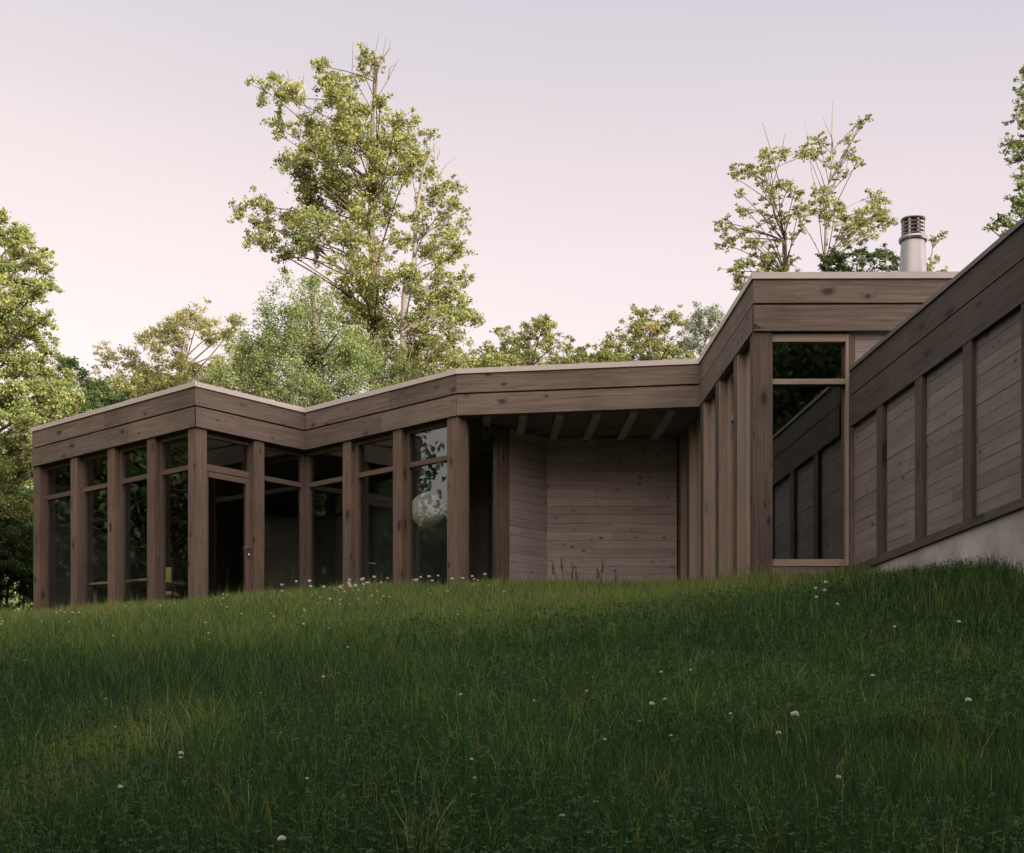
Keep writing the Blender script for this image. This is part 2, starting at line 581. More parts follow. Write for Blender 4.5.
def tps_fit(P):
    n = len(P)
    d = np.linalg.norm(P[:, None, :2] - P[None, :, :2], axis=2)
    K = np.where(d > 0, d * d * np.log(d + 1e-12), 0) + np.eye(n) * 0.4
    A = np.zeros((n + 3, n + 3))
    A[:n, :n] = K
    A[:n, n] = 1
    A[:n, n + 1:] = P[:, :2]
    A[n:, :n] = A[:n, n:].T
    return np.linalg.solve(A, np.concatenate([P[:, 2], [0, 0, 0]]))


TW = tps_fit(TOPS)


def tips(x, y):
    x, y = np.asarray(x, float), np.asarray(y, float)
    shp = x.shape
    q = np.stack([x.ravel(), y.ravel()], 1)
    out = np.empty(len(q))
    n = len(TOPS)
    for i in range(0, len(q), 40000):
        c = q[i:i + 40000]
        d = np.linalg.norm(c[:, None] - TOPS[None, :, :2], axis=2)
        out[i:i + 40000] = (np.where(d > 0, d * d * np.log(d + 1e-12), 0) @ TW[:n]) + TW[n] + c @ TW[n + 1:]
    r = np.hypot(q[:, 0], q[:, 1] - 10)
    k = np.clip((r - 32) / 25, 0, 1)
    k = k * k * (3 - 2 * k)
    out = out * (1 - k) + 1.4 * k
    return out.reshape(shp)


GRASS_H = 0.24

# ------------------------------------------------------------------ house plan
H = 5.5            # roof edge above the lens
Z_FASCIA = 4.82    # underside of the fascia
FLOOR = 2.0
P = [Vector((-8.35, 23.96)), Vector((-4.79, 20.88)), Vector((-3.386, 22.55)), Vector((-0.818, 20.19)),
     Vector((2.653, 19.66)), Vector((2.791, 16.07)), Vector((8.2, 16.03))]
dirL = (P[1] - P[0]).normalized()
backL = Vector((-dirL.y, dirL.x))             # away from the camera, square to the left facade
d3 = (P[3] - P[2]).normalized()
back3 = Vector((-d3.y, d3.x))
PBACK = [Vector((8.2, 24.0)), Vector((3.2, 29.0)), P[0] + backL * 5.6]
Q1 = P[3] + back3 * 1.056                     # porch: post at the end of the glazed return
Q2 = P[3] + back3 * 2.087                     # porch: inner corner of the plank walls
Q3 = Vector((2.574, 21.73))


def intersect(p, r, q, s):
    den = r.x * s.y - r.y * s.x
    if abs(den) < 1e-6:
        return q
    t = ((q.x - p.x) * s.y - (q.y - p.y) * s.x) / den
    return p + r * t


def offset_line(pts, off):
    """Open plan polyline moved sideways by off (positive = towards the viewer's side, right of travel)."""
    out = []
    n = len(pts)
    segs = []
    for i in range(n - 1):
        t = (pts[i + 1] - pts[i]).normalized()
        nrm = Vector((t.y, -t.x))
        segs.append((pts[i] + nrm * off, t))
    for i in range(n):
        if i == 0:
            out.append(segs[0][0])
        elif i == n - 1:
            t = segs[-1][1]
            out.append(pts[-1] + Vector((t.y, -t.x)) * off)
        else:
            out.append(intersect(segs[i - 1][0], segs[i - 1][1], segs[i][0], segs[i][1]))
    return out


class Face:
    def __init__(s, a, b):
        s.a, s.b = a, b
        s.t = (b - a).normalized()
        s.n = Vector((s.t.y, -s.t.x))
        s.L = (b - a).length

    def p(s, u, off, z):
        q = s.a + s.t * u + s.n * off
        return Vector((q.x, q.y, z))

    def t3(s): return Vector((s.t.x, s.t.y, 0))
    def n3(s): return Vector((s.n.x, s.n.y, 0))


UP = Vector((0, 0, 1))
house = empty('house', (0, 22, FLOOR), 'low timber house with zigzag flat roof, brown posts and tall glazing above the meadow', 'house')

# roof edge and fascia, one mesh per facade
chain = [P[0] + backL * 5.6] + P
cap_o, cap_i = offset_line(chain, 0.0), offset_line(chain, -0.30)
b_o, b_i = offset_line(chain, -0.022), offset_line(chain, -0.085)
l_o = offset_line(chain, -0.018)
k_o, k_i = offset_line(chain, -0.070), offset_line(chain, -0.084)
for i in range(len(chain) - 1):
    m = MB()
    m.prism([cap_o[i], cap_o[i + 1], cap_i[i + 1], cap_i[i]], H - 0.075, H, 0.5)
    m.build('roof_edge', M_cap, house)
    m = MB()
    segs = 1 if (cap_o[i + 1] - cap_o[i]).length < 3.0 else 2
    cut = random.uniform(.38, .62)
    rows = ((H - 0.350, H - 0.079), (Z_FASCIA, H - 0.380))
    for k, (z0, z1) in enumerate(rows):
        br = [0, 1] if segs == 1 else [0, cut if k == 0 else 1 - cut * .8, 1]
        if i == 4: br = [0, 1]
        for u0, u1 in zip(br[:-1], br[1:]):
            e = 0.0015
            o0, o1 = b_o[i].lerp(b_o[i + 1], u0 + (e if u0 else 0)), b_o[i].lerp(b_o[i + 1], u1)
            i0, i1 = b_i[i].lerp(b_i[i + 1], u0 + (e if u0 else 0)), b_i[i].lerp(b_i[i + 1], u1)
            if k == 1:
                n_ = Face(chain[i], chain[i + 1]).n * 0.012
                o0, o1 = o0 + n_, o1 + n_
            m.prism([o0, o1, i1, i0], z0, z1)
    m.prism([k_o[i], k_o[i + 1], k_i[i + 1], k_i[i]], H - 0.384, H - 0.346, 0.0)
    m.build('fascia', M_fascia, house)

# roof deck and ceiling
outline = offset_line(chain, -0.10)
poly = [(p.x, p.y) for p in outline] + [(p.x, p.y) for p in PBACK[:2]]
m = MB()
m.prism(poly, Z_FASCIA + 0.03, H - 0.10, 0.5)
m.build('roof', M_soffit, house)

# floor inside
fl = offset_line(chain, -0.18)
m = MB()
m.prism([(p.x, p.y) for p in fl] + [(p.x, p.y) for p in PBACK[:2]], FLOOR - 0.25, FLOOR, 0.5)
m.build('floor', M_floor, house)

f1, f2, f3, f5, f6 = Face(P[0], P[1]), Face(P[1], P[2]), Face(P[2], P[3]), Face(Q3 + (Q3 - P[5]).normalized() * 0.0, P[5]), Face(P[5], P[6])
f_end = Face(P[0] + backL * 5.6, P[0])
PW, PD = 0.20, 0.155
REC = 0.17      # recess of the windows behind the post faces


def post(face, u, w=PW, d=PD, front=-0.045, z0=None, z1=Z_FASCIA + 0.02, mat=None, name='post'):
    m = MB()
    z0 = FLOOR - 0.25 if z0 is None else z0
    m.beam(face.p(u, front - d / 2, z0), face.p(u, front - d / 2, z1), face.t3() * w, face.n3() * d)
    return m.build(name, mat or M_post, house)


def window(face, u0, u1, off, z0=FLOOR + 0.06, z1=Z_FASCIA + 0.02, zt=4.27, fw=0.065, fd=0.075, mat=None, tt=0.075, name='window', yaw=0.0, glass=None):
    """Timber frame with a transom; upper and lower panes as sub-parts."""
    mat = mat or M_frame
    m = MB()
    c = lambda u, z: face.p(u, off, z)
    for u in (u0 + fw / 2, u1 - fw / 2):
        m.beam(c(u, z0), c(u, z1), face.t3() * fw, face.n3() * fd)
    for z, h in ((z0 + .04, .08), (zt, tt), (z1 - .045, .09)):
        m.beam(c(u0 + fw + .001, z), c(u1 - fw - .001, z), UP * h, face.n3() * (fd - .008))
    fr = m.build(name, mat, house)
    for a, b in ((z0 + .08, zt - tt / 2), (zt + tt / 2, z1 - .09)):
        g = MB()
        rot = Matrix.Rotation(yaw, 3, 'Z')
        g.beam(face.p((u0 + u1) / 2, off - .01, a), face.p((u0 + u1) / 2, off - .01, b), rot @ (face.t3() * (u1 - u0 - 2 * fw)), rot @ (face.n3() * 0.012))
        g.build('pane', glass or M_glass, fr)
    return fr


W_OFF = -0.185

# left facade: four bays
us = [0.12, 1.30, 2.40, 3.50, f1.L - 0.12]
for u in us[:-1]:
    post(f1, u)
m = MB()      # heavy corner post
m.prism([f1.p(f1.L - .235, -.045, 0).xy, offset_line([P[0], P[1], P[2]], -.045)[1], f2.p(.255, -.045, 0).xy,
         offset_line([P[0], P[1], P[2]], -.27)[1]], FLOOR - .25, Z_FASCIA + .02)
cp = m.build('post', M_post, house)
# grain runs up a post: swap the uv axes of prism-made posts
for l in cp.data.uv_layers[0].data:
    l.uv = (l.uv[1], l.uv[0])
for a, b in zip(us[:-1], us[1:]):
    window(f1, a + PW / 2 - .02, b - PW / 2 + .02, W_OFF)

# second facade: glazed door, post, window up to the inner corner
post(f2, 1.28)
wq = offset_line([P[1], P[2], P[3]], W_OFF)
m = MB()
D0, D1 = 0.235, 1.215
for u, w in ((D0 + .03, .06), (D1 - .025, .05)):
    m.beam(f2.p(u, W_OFF, FLOOR - .05), f2.p(u, W_OFF, Z_FASCIA + .02), f2.t3() * w, f2.n3() * .08)
m.beam(f2.p(D0 + .061, W_OFF, 4.27), f2.p(D1 - .051, W_OFF, 4.27), UP * .10, f2.n3() * .075)
m.beam(f2.p(D0 + .061, W_OFF, 4.78), f2.p(D1 - .051, W_OFF, 4.78), UP * .09, f2.n3() * .075)
door_fr = m.build('window', M_frame, house)
g = MB()
g.beam(f2.p((D0 + D1) / 2, W_OFF - .01, 4.32), f2.p((D0 + D1) / 2, W_OFF - .01, 4.735), f2.t3() * (D1 - D0 - .115), f2.n3() * .012)
g.build('pane', M_glass, door_fr)
m = MB()
for u, w in ((D0 + .092, .060), (D1 - .084, .062)):
    m.beam(f2.p(u, W_OFF + .012, FLOOR + .01), f2.p(u, W_OFF + .012, 4.21), f2.t3() * w, f2.n3() * .06)
for z, h in ((FLOOR + .09, .16), (4.165, .085)):
    m.beam(f2.p(D0 + .127, W_OFF + .012, z), f2.p(D1 - .117, W_OFF + .012, z), UP * h, f2.n3() * .055)
door = m.build('door', M_frame, house)
g = MB()
g.beam(f2.p((D0 + D1) / 2, W_OFF + .005, FLOOR + .17), f2.p((D0 + D1) / 2, W_OFF + .005, 4.122), f2.t3() * (D1 - D0 - .235), f2.n3() * .012)
g.build('pane', M_glass, door)
m = MB()
hu = D1 - .084
m.beam(f2.p(hu, W_OFF + .048, 3.02), f2.p(hu, W_OFF + .048, 3.14), f2.t3() * .035, f2.n3() * .012)
m.tube([f2.p(hu, W_OFF + .05, 3.11), f2.p(hu, W_OFF + .10, 3.11)], .011, .011, 8)
m.tube([f2.p(hu + .01, W_OFF + .10, 3.11), f2.p(hu - .13, W_OFF + .10, 3.11)], .011, .010, 8)
m.lathe([(0, -.022), (.016, -.016), (.022, 0), (.016, .016), (0, .022)], f2.p(hu, W_OFF + .065, 3.00), 10)
m.build('handle', M_chrome, door)

e2 = (wq[1] - f2.a).dot(f2.t)
e3 = (wq[1] - f3.a).dot(f3.t)
window(f2, 1.37, e2 - .055, W_OFF)
m = MB()
m.beam((wq[1].x, wq[1].y, FLOOR - .2), (wq[1].x, wq[1].y, Z_FASCIA + .02), f2.t3() * .10, f2.n3() * .10)
m.build('corner_mullion', M_frame, house)
post(f3, 1.00)
post(f3, 2.18)
window(f3, e3 + .055, 1.00 - PW / 2 + .02, W_OFF)
window(f3, 1.00 + PW / 2 - .02, 2.18 - PW / 2 + .02, W_OFF)
post(f3, f3.L - .115, .23, .20)
window(f3, 2.18 + PW / 2 - .02, f3.L - .22, W_OFF)

# porch: glazed return, post, side wall, back wall
fr_ = Face(P[3], Q2)           # its normal points into the porch
window(fr_, .275, 1.0, -0.10, zt=4.72, tt=0.04, z1=Z_FASCIA + .02)
post(fr_, 1.09, .17, .2, front=-.02, mat=M_post)


def plank_wall(face, u0, u1, off, z0, z1, mat, bh=0.135, th=0.03, name='wall', parent=None, split=True):
    m = MB()
    z = z0
    while z < z1 - .02:
        h = min(bh, z1 - z)
        br = [u0, u1]
        if split and u1 - u0 > 1.6:
            br = [u0, u0 + (u1 - u0) * random.uniform(.25, .75), u1]
        for a, b in zip(br[:-1], br[1:]):
            jit = random.uniform(-.002, .002)
            m.beam(face.p(a + .002, off - th / 2 + jit, z + h / 2), face.p(b - .002, off - th / 2 + jit, z + h / 2), UP * (h - .004), face.n3() * th)
        z += bh
    m.beam(face.p(u0, off - th - .02, (z0 + z1) / 2), face.p(u1, off - th - .02, (z0 + z1) / 2), UP * (z1 - z0), face.n3() * .03, 0.0)
    return m.build(name, mat, parent or house)


plank_wall(fr_, 1.18, fr_.L, -.03, FLOOR, Z_FASCIA + .02, M_plank, split=False)
f_back = Face(Q2, Q3)
plank_wall(f_back, -.06, f_back.L + .02, -.0, FLOOR, Z_FASCIA + .02, M_plank)
dir5 = (P[5] - P[4]).normalized()
for k in range(6):       # rafters under the porch roof
    a = P[3].lerp(P[4], 0.13 + 0.154 * k) + Vector((0, .12))
    e = a - dir5 * (21.70 - a.y)
    m = MB()
    m.beam((a.x, a.y, Z_FASCIA - .002), (e.x, e.y, Z_FASCIA - .002), Vector((.12, 0, 0)), UP * .062)
    m.build('rafter', M_plank, house)
m = MB()
m.prism([P[3] + back3 * .2, Q2, Q3, P[4] + Vector((-.25, .1))], FLOOR - .2, FLOOR + .012, .5)
m.build('porch_floor', M_concrete, house)

# tall facade turning towards the viewer: posts and narrow windows seen at a grazing angle
dd = [21.55, 20.74, 19.54, 18.39, 17.19]
ps = [(21.73 - d) / (21.73 - 16.07) * f5.L for d in dd]
for u in ps:
    post(f5, u + .03, .20, .12, front=-.02, mat=M_post_dark)
    post(f5, u + .155, .045, .11, front=-.026, mat=M_pale_frame, name='jamb')
ub = ps + [f5.L - .13]
for a, b in zip(ub[:-1], ub[1:]):
    window(f5, a + .18, b - .07, -.165, mat=M_pale_frame, fw=.24, fd=.08, zt=4.24)
m = MB()
m.beam((P[5].x + .133, P[5].y + .15, FLOOR - .3), (P[5].x + .133, P[5].y + .15, Z_FASCIA + .02), (.226, 0, 0), (0, .22, 0))
m.build('post', M_post_dark, house)

# front of the tall part: one big window, plank wall above the wing roof
W_U0 = (769 - 512) * 16.17 / F - P[5].x
W_U1 = (848 - 512) * 16.17 / F - P[5].x
window(f6, W_U0 - .012, W_U1, -.11, z0=2.09, z1=4.80, zt=4.245, fw=.036, fd=.09, tt=.062, mat=M_pale_frame, yaw=R(4.2), glass=M_glass_coated)
m = MB()
m.beam(f6.p(W_U1 + .035, -.12, FLOOR - .2), f6.p(W_U1 + .035, -.12, Z_FASCIA + .02), f6.t3() * .055, f6.n3() * .10)
m.build('post', M_fascia, house)
plank_wall(f6, W_U1 + .07, f6.L, -.09, 3.9, Z_FASCIA + .02, M_plank, bh=.14)
m = MB()
m.beam(f6.p(W_U0, -.10, 2.02), f6.p(W_U1, -.10, 2.02), UP * .10, f6.n3() * .2)
m.build('sill', M_fascia, house)

# walls nobody sees from the meadow: end wall, back wall
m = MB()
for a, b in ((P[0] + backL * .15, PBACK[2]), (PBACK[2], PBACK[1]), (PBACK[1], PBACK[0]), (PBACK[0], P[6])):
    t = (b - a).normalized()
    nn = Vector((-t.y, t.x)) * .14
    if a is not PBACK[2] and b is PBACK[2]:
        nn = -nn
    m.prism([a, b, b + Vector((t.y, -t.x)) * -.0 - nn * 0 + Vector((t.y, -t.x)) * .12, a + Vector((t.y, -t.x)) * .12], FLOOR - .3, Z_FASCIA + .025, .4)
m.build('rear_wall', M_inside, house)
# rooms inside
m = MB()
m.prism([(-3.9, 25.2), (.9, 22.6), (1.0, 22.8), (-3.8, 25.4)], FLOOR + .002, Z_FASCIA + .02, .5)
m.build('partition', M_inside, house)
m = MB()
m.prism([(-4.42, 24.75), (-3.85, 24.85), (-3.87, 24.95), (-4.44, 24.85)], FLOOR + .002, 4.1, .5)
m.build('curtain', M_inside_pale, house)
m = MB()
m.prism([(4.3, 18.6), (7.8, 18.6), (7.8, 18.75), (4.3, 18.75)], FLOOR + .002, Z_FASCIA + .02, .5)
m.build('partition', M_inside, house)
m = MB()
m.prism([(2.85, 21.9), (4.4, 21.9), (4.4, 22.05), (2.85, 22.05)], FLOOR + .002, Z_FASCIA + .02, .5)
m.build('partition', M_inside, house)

# flue on the roof
cx, cy = (913 - 512) * 18.4 / F, 18.4
m = MB()
m.lathe([(.185, H - .12), (.182, 6.25), (.155, 6.70), (0, 6.70)], (cx, cy, 0), 32)
chim = m.build('chimney', M_steel, house)
m = MB()
m.lathe([(.15, 6.70), (.182, 6.70), (.187, 6.725), (.182, 6.75), (.15, 6.75)], (cx, cy, 0), 32)
m.build('collar', M_steel_dark, chim)
m = MB()
m.lathe([(.10, 6.75), (.10, 6.99)], (cx, cy, 0), 24)
for z in (6.785, 6.835, 6.885, 6.935):
    m.lathe([(.125, z), (.150, z - .012), (.154, z + .010), (.13, z + .024), (.125, z)], (cx, cy, 0), 28)
for k in range(8):
    a = k * math.pi / 4 + .2
    q = Vector((cx + .142 * math.cos(a), cy + .142 * math.sin(a), 0))
    m.beam(q + UP * 6.75, q + UP * 6.985, Vector((-math.sin(a), math.cos(a), 0)) * .03, Vector((math.cos(a), math.sin(a), 0)) * .006, .5)
m.lathe([(0, 6.975), (.158, 6.975), (.164, 6.99), (.158, 7.005), (0, 7.02)], (cx, cy, 0), 32)
m.build('flue_cap', M_steel_dark, chim)

# ------------------------------------------------------------------ right wing
H7 = 4.373
wa = Vector((3.90, 16.02))
wb = wa + (Vector((4.24, 11.45)) - Vector((3.90, 16.1))).normalized() * 6.6
fw7 = Face(wa, wb)
side = -fw7.n * 4.0
m = MB()
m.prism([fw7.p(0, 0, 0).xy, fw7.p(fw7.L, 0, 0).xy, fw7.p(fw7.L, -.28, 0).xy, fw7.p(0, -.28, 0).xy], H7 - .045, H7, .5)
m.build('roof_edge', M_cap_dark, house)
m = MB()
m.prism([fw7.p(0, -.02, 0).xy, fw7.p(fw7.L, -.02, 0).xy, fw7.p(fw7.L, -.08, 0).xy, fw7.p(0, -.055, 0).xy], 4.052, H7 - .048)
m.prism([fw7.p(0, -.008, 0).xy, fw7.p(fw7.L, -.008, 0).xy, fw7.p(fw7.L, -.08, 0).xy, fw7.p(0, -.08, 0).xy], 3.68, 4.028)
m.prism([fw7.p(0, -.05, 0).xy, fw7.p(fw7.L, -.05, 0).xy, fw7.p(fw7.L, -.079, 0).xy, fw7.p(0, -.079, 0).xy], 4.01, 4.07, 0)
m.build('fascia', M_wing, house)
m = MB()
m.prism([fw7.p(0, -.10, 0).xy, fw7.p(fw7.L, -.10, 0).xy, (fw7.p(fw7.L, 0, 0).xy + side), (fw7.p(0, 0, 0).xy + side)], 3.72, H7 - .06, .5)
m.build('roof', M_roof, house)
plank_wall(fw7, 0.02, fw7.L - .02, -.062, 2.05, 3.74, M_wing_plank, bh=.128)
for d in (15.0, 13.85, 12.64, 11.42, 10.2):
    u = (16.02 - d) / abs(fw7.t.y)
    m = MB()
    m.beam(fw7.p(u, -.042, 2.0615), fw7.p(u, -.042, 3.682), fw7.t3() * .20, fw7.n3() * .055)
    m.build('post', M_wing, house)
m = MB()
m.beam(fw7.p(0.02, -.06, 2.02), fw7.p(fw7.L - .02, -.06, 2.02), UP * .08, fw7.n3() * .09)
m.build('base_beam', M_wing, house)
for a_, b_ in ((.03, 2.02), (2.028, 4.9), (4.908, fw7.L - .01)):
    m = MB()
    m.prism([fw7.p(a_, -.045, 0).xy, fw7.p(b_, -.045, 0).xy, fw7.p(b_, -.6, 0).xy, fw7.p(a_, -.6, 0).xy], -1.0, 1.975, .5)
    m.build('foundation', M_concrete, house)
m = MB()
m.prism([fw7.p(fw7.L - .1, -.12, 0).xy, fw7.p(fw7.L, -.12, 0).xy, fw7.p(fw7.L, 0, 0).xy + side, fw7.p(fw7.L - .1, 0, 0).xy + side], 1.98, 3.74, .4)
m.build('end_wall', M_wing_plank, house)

# ------------------------------------------------------------------ things seen through the glass
lp = at(427.5, 510, 22.1)
lamp = empty('pendant_lamp', (lp.x, lp.y, Z_FASCIA + .02), 'large white paper globe lamp hanging behind the window beside the porch', 'lamp')
m = MB()
rr = .275
prof = [(rr * math.sin(math.pi * k / 40) * (1 + .006 * math.cos(k * math.pi)), -rr * math.cos(math.pi * k / 40)) for k in range(41)]
prof[0] = (0, -rr); prof[-1] = (0, rr)
m.lathe(prof, lp, 40)
m.build('lamp_shade', M_white, lamp)
m = MB()
m.tube([(lp.x, lp.y, lp.z + rr), (lp.x, lp.y, Z_FASCIA + .02)], .006, .006, 6)
m.build('cord', M_dark, lamp)

tb = at(140, 588, 23.4)
table = empty('table', (tb.x, tb.y, FLOOR), 'pale wooden table standing inside the glazed left corner', 'table')
m = MB()
m.beam((tb.x - .8, tb.y + .3, FLOOR + .71), (tb.x + .6, tb.y - .5, FLOOR + .71), Vector((.4, .7, 0)), UP * .04)
m.build('tabletop', M_table, table)
for (dx, dy) in ((-.75, .55), (-.95, -.0), (.75, -.15), (.45, -.70)):
    m = MB()
    m.beam((tb.x + dx * .8, tb.y + dy * .8, FLOOR), (tb.x + dx * .8, tb.y + dy * .8, FLOOR + .69), (.05, 0, 0), (0, .05, 0))
    m.build('leg', M_table, table)

cb = at(164, 577, 22.45)
chair = empty('chair', (cb.x, cb.y, FLOOR), 'yellow backed chair pulled up to the table by the corner post', 'chair')
m = MB(); m.beam((cb.x - .2, cb.y, FLOOR + .45), (cb.x + .2, cb.y, FLOOR + .45), (0, .4, 0), UP * .05); m.build('seat', M_yellow, chair)
m = MB(); m.beam((cb.x - .17, cb.y - .20, FLOOR + .74), (cb.x + .17, cb.y - .20, FLOOR + .74), (0, .03, 0), UP * .24); m.build('backrest', M_yellow, chair)
for (dx, dy, h) in ((-.19, -.2, .88), (.19, -.2, .88), (-.18, .18, .43), (.18, .18, .43)):
    m = MB(); m.tube([(cb.x + dx, cb.y + dy, FLOOR), (cb.x + dx, cb.y + dy, FLOOR + h)], .014, .012, 8); m.build('leg', M_dark, chair)


# ------------------------------------------------------------------ ground sheet
def in_poly(x, y, poly):
    inside = np.zeros(x.shape, bool)
    n = len(poly)
    for i in range(n):
        x0, y0 = poly[i]
        x1, y1 = poly[(i + 1) % n]
        c = ((y0 > y) != (y1 > y)) & (x < (x1 - x0) * (y - y0) / (y1 - y0 + 1e-12) + x0)
        inside ^= c
    return inside


foot = [(p.x, p.y) for p in offset_line(chain, -.30)] + [(p.x, p.y) for p in PBACK[:2]]
wing_poly = [tuple(fw7.p(.0, -.12, 0).xy), tuple(fw7.p(fw7.L, -.12, 0).xy), tuple(fw7.p(fw7.L, 0, 0).xy + side), tuple(fw7.p(0, 0, 0).xy + side)]


def axis(lo, hi, fine_lo, fine_hi, fine):
    a = list(np.arange(fine_lo, fine_hi + 1e-6, fine))
    step, v = fine, fine_hi
    while v < hi:
        step *= 1.3
        v += step
        a.append(min(v, hi))
    step, v = fine, fine_lo
    while v > lo:
        step *= 1.3
        v -= step
        a.insert(0, max(v, lo))
    return np.array(a)


gx, gy = axis(-900, 900, -14, 14, .2), axis(-900, 1500, 0, 30, .2)
X, Y = np.meshgrid(gx, gy)
Z = tips(X, Y) - GRASS_H
bumps = np.sin(X * 1.7 + Y * .6) * np.sin(Y * 1.3 - X * .4) * .025
Z = Z + bumps
inside = in_poly(X, Y, foot) | in_poly(X, Y, wing_poly)
Z = np.where(inside, np.minimum(Z, 1.72), Z)
ny, nx = X.shape
idx = np.arange(nx * ny).reshape(ny, nx)
quads = np.stack([idx[:-1, :-1], idx[:-1, 1:], idx[1:, 1:], idx[1:, :-1]], -1).reshape(-1, 4)
m_g, nt, out = new_mat('meadow_soil')
tc = N(nt, 'ShaderNodeTexCoord')
n1 = N(nt, 'ShaderNodeTexNoise'); n1.inputs['Scale'].default_value = 1.2; n1.inputs['Detail'].default_value = 8
nt.links.new(tc.outputs['Object'], n1.inputs['Vector'])
rp = ramp(nt, [(0.3, (0.012, 0.022, 0.008)), (0.55, (0.022, 0.038, 0.012)), (0.75, (0.035, 0.05, 0.018))])
nt.links.new(n1.outputs['Fac'], rp.inputs[0])
b = N(nt, 'ShaderNodeBsdfPrincipled'); b.inputs['Roughness'].default_value = 0.95
nt.links.new(rp.outputs[0], b.inputs['Base Color'])
nt.links.new(b.outputs[0], out.inputs[0])
me = np_mesh('meadow_ground', np.stack([X.ravel(), Y.ravel(), Z.ravel()], 1), quads.ravel(), np.full(len(quads), 4), smooth=True)
me.materials.append(m_g)
ground = bpy.data.objects.new('ground', me)
C.objects.link(ground)
tag(ground, 'sloping meadow ground rising towards the house', None, None, 'structure')

# ------------------------------------------------------------------ grass
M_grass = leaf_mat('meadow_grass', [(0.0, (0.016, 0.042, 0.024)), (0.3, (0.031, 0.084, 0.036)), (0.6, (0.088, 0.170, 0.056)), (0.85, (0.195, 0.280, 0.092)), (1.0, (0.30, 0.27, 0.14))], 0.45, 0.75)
M_clover = leaf_mat('clover_leaf', [(0.0, (0.014, 0.042, 0.020)), (0.5, (0.024, 0.066, 0.028)), (1.0, (0.044, 0.100, 0.040))], 0.3, 0.85)


def ground_z(x, y):
    return tips(x, y) - GRASS_H + np.sin(x * 1.7 + y * .6) * np.sin(y * 1.3 - x * .4) * .025


def patch(x, y, s, seed):
    """Slow 0..1 variation over the meadow (sum of sines)."""
    r = np.random.default_rng(seed)
    v = np.zeros_like(x)
    for k in range(7):
        a, f, p = r.uniform(0, 6.28), r.uniform(.5, 2.2) * s, r.uniform(0, 6.28)
        v += np.sin((x * np.cos(a) + y * np.sin(a)) * f + p) / (1 + k * .25)
    return 1 / (1 + np.exp(-v * .9))


def scatter(n, d0, d1, power, margin=2.2):
    u = RNG.random(n)
    k = 1 - power
    d = (d0 ** k + u * (d1 ** k - d0 ** k)) ** (1 / k)
    half = .375 * d + margin
    x = RNG.uniform(-1, 1, n) * half
    ok = ~(in_poly(x, d, foot) | in_poly(x, d, wing_poly))
    return x[ok], d[ok]


def blades(x, y, hmul=1.0, wmul=1.0, la=None, lean_k=1.0, t_add=0.0, tall_share=.03):
    n = len(x)
    z = ground_z(x, y) - .02
    pt = patch(x, y, 1.0, 3)
    pt2 = patch(x, y, .45, 8)
    pt3 = patch(x, y, 2.6, 15)
    h = (.08 + .20 * RNG.beta(2, 2.2, n)) * (.55 + .45 * pt + .4 * pt3) * hmul
    tall = RNG.random(n) < tall_share
    h = np.where(tall, h * 1.55, h)
    w = (.0028 + .0022 * RNG.random(n)) * np.maximum(1, (y / 4.5) ** .62) * wmul * np.where(tall, .55, 1)
    ang = RNG.uniform(0, 2 * np.pi, n)
    lean = h * (.15 + .55 * RNG.random(n) ** 1.5) * np.where(tall, .5, 1) * lean_k
    la = ang + RNG.normal(0, .5, n) if la is None else la
    fx, fy = np.cos(ang + np.pi / 2) * w / 2, np.sin(ang + np.pi / 2) * w / 2
    lx, ly = np.cos(la) * lean, np.sin(la) * lean
    V = np.empty((n, 5, 3))
    V[:, 0] = np.stack([x - fx, y - fy, z], 1)
    V[:, 1] = np.stack([x + fx, y + fy, z], 1)
    V[:, 2] = np.stack([x + fx * .85 + lx * .3, y + fy * .85 + ly * .3, z + h * .6], 1)
    V[:, 3] = np.stack([x - fx * .85 + lx * .3, y - fy * .85 + ly * .3, z + h * .6], 1)
    V[:, 4] = np.stack([x + lx, y + ly, z + h * (1 - .25 * np.minimum(1, lean / h) ** 2)], 1)
    dry = np.exp(-(((x + 1.85) / .34) ** 2 + ((y - 6.6) / .75) ** 2)) + .6 * np.exp(-(((x + 2.0) / .4) ** 2 + ((y - 5.4) / .4) ** 2))
    t = -.02 + .26 * pt2 + .25 * RNG.normal(0, 1, n) + .14 * pt3 + .60 * np.clip((y - 9.0) / 8.5, 0, 1) + .45 * dry + t_add  # grass lightens with distance, painting in the brighter light near the house
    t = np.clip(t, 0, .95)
    t = np.where(RNG.random(n) < .02 + .12 * dry, 1.0, t)
    return V, t


def build_blades(V, t):
    n = len(V)
    base = np.arange(n)[:, None] * 5
    loops = (base + np.array([0, 1, 2, 3, 3, 2, 4])[None]).ravel()
    sizes = np.tile([4, 3], n)
    return np_mesh('grass', V.reshape(-1, 3), loops, sizes, {'tint': np.repeat(t, 5)})


x, y = scatter(680000, 2.3, 25, .5)
V, t = blades(x, y, .82 + .18 * np.clip((y - 5) / 6, 0, 1), .8)
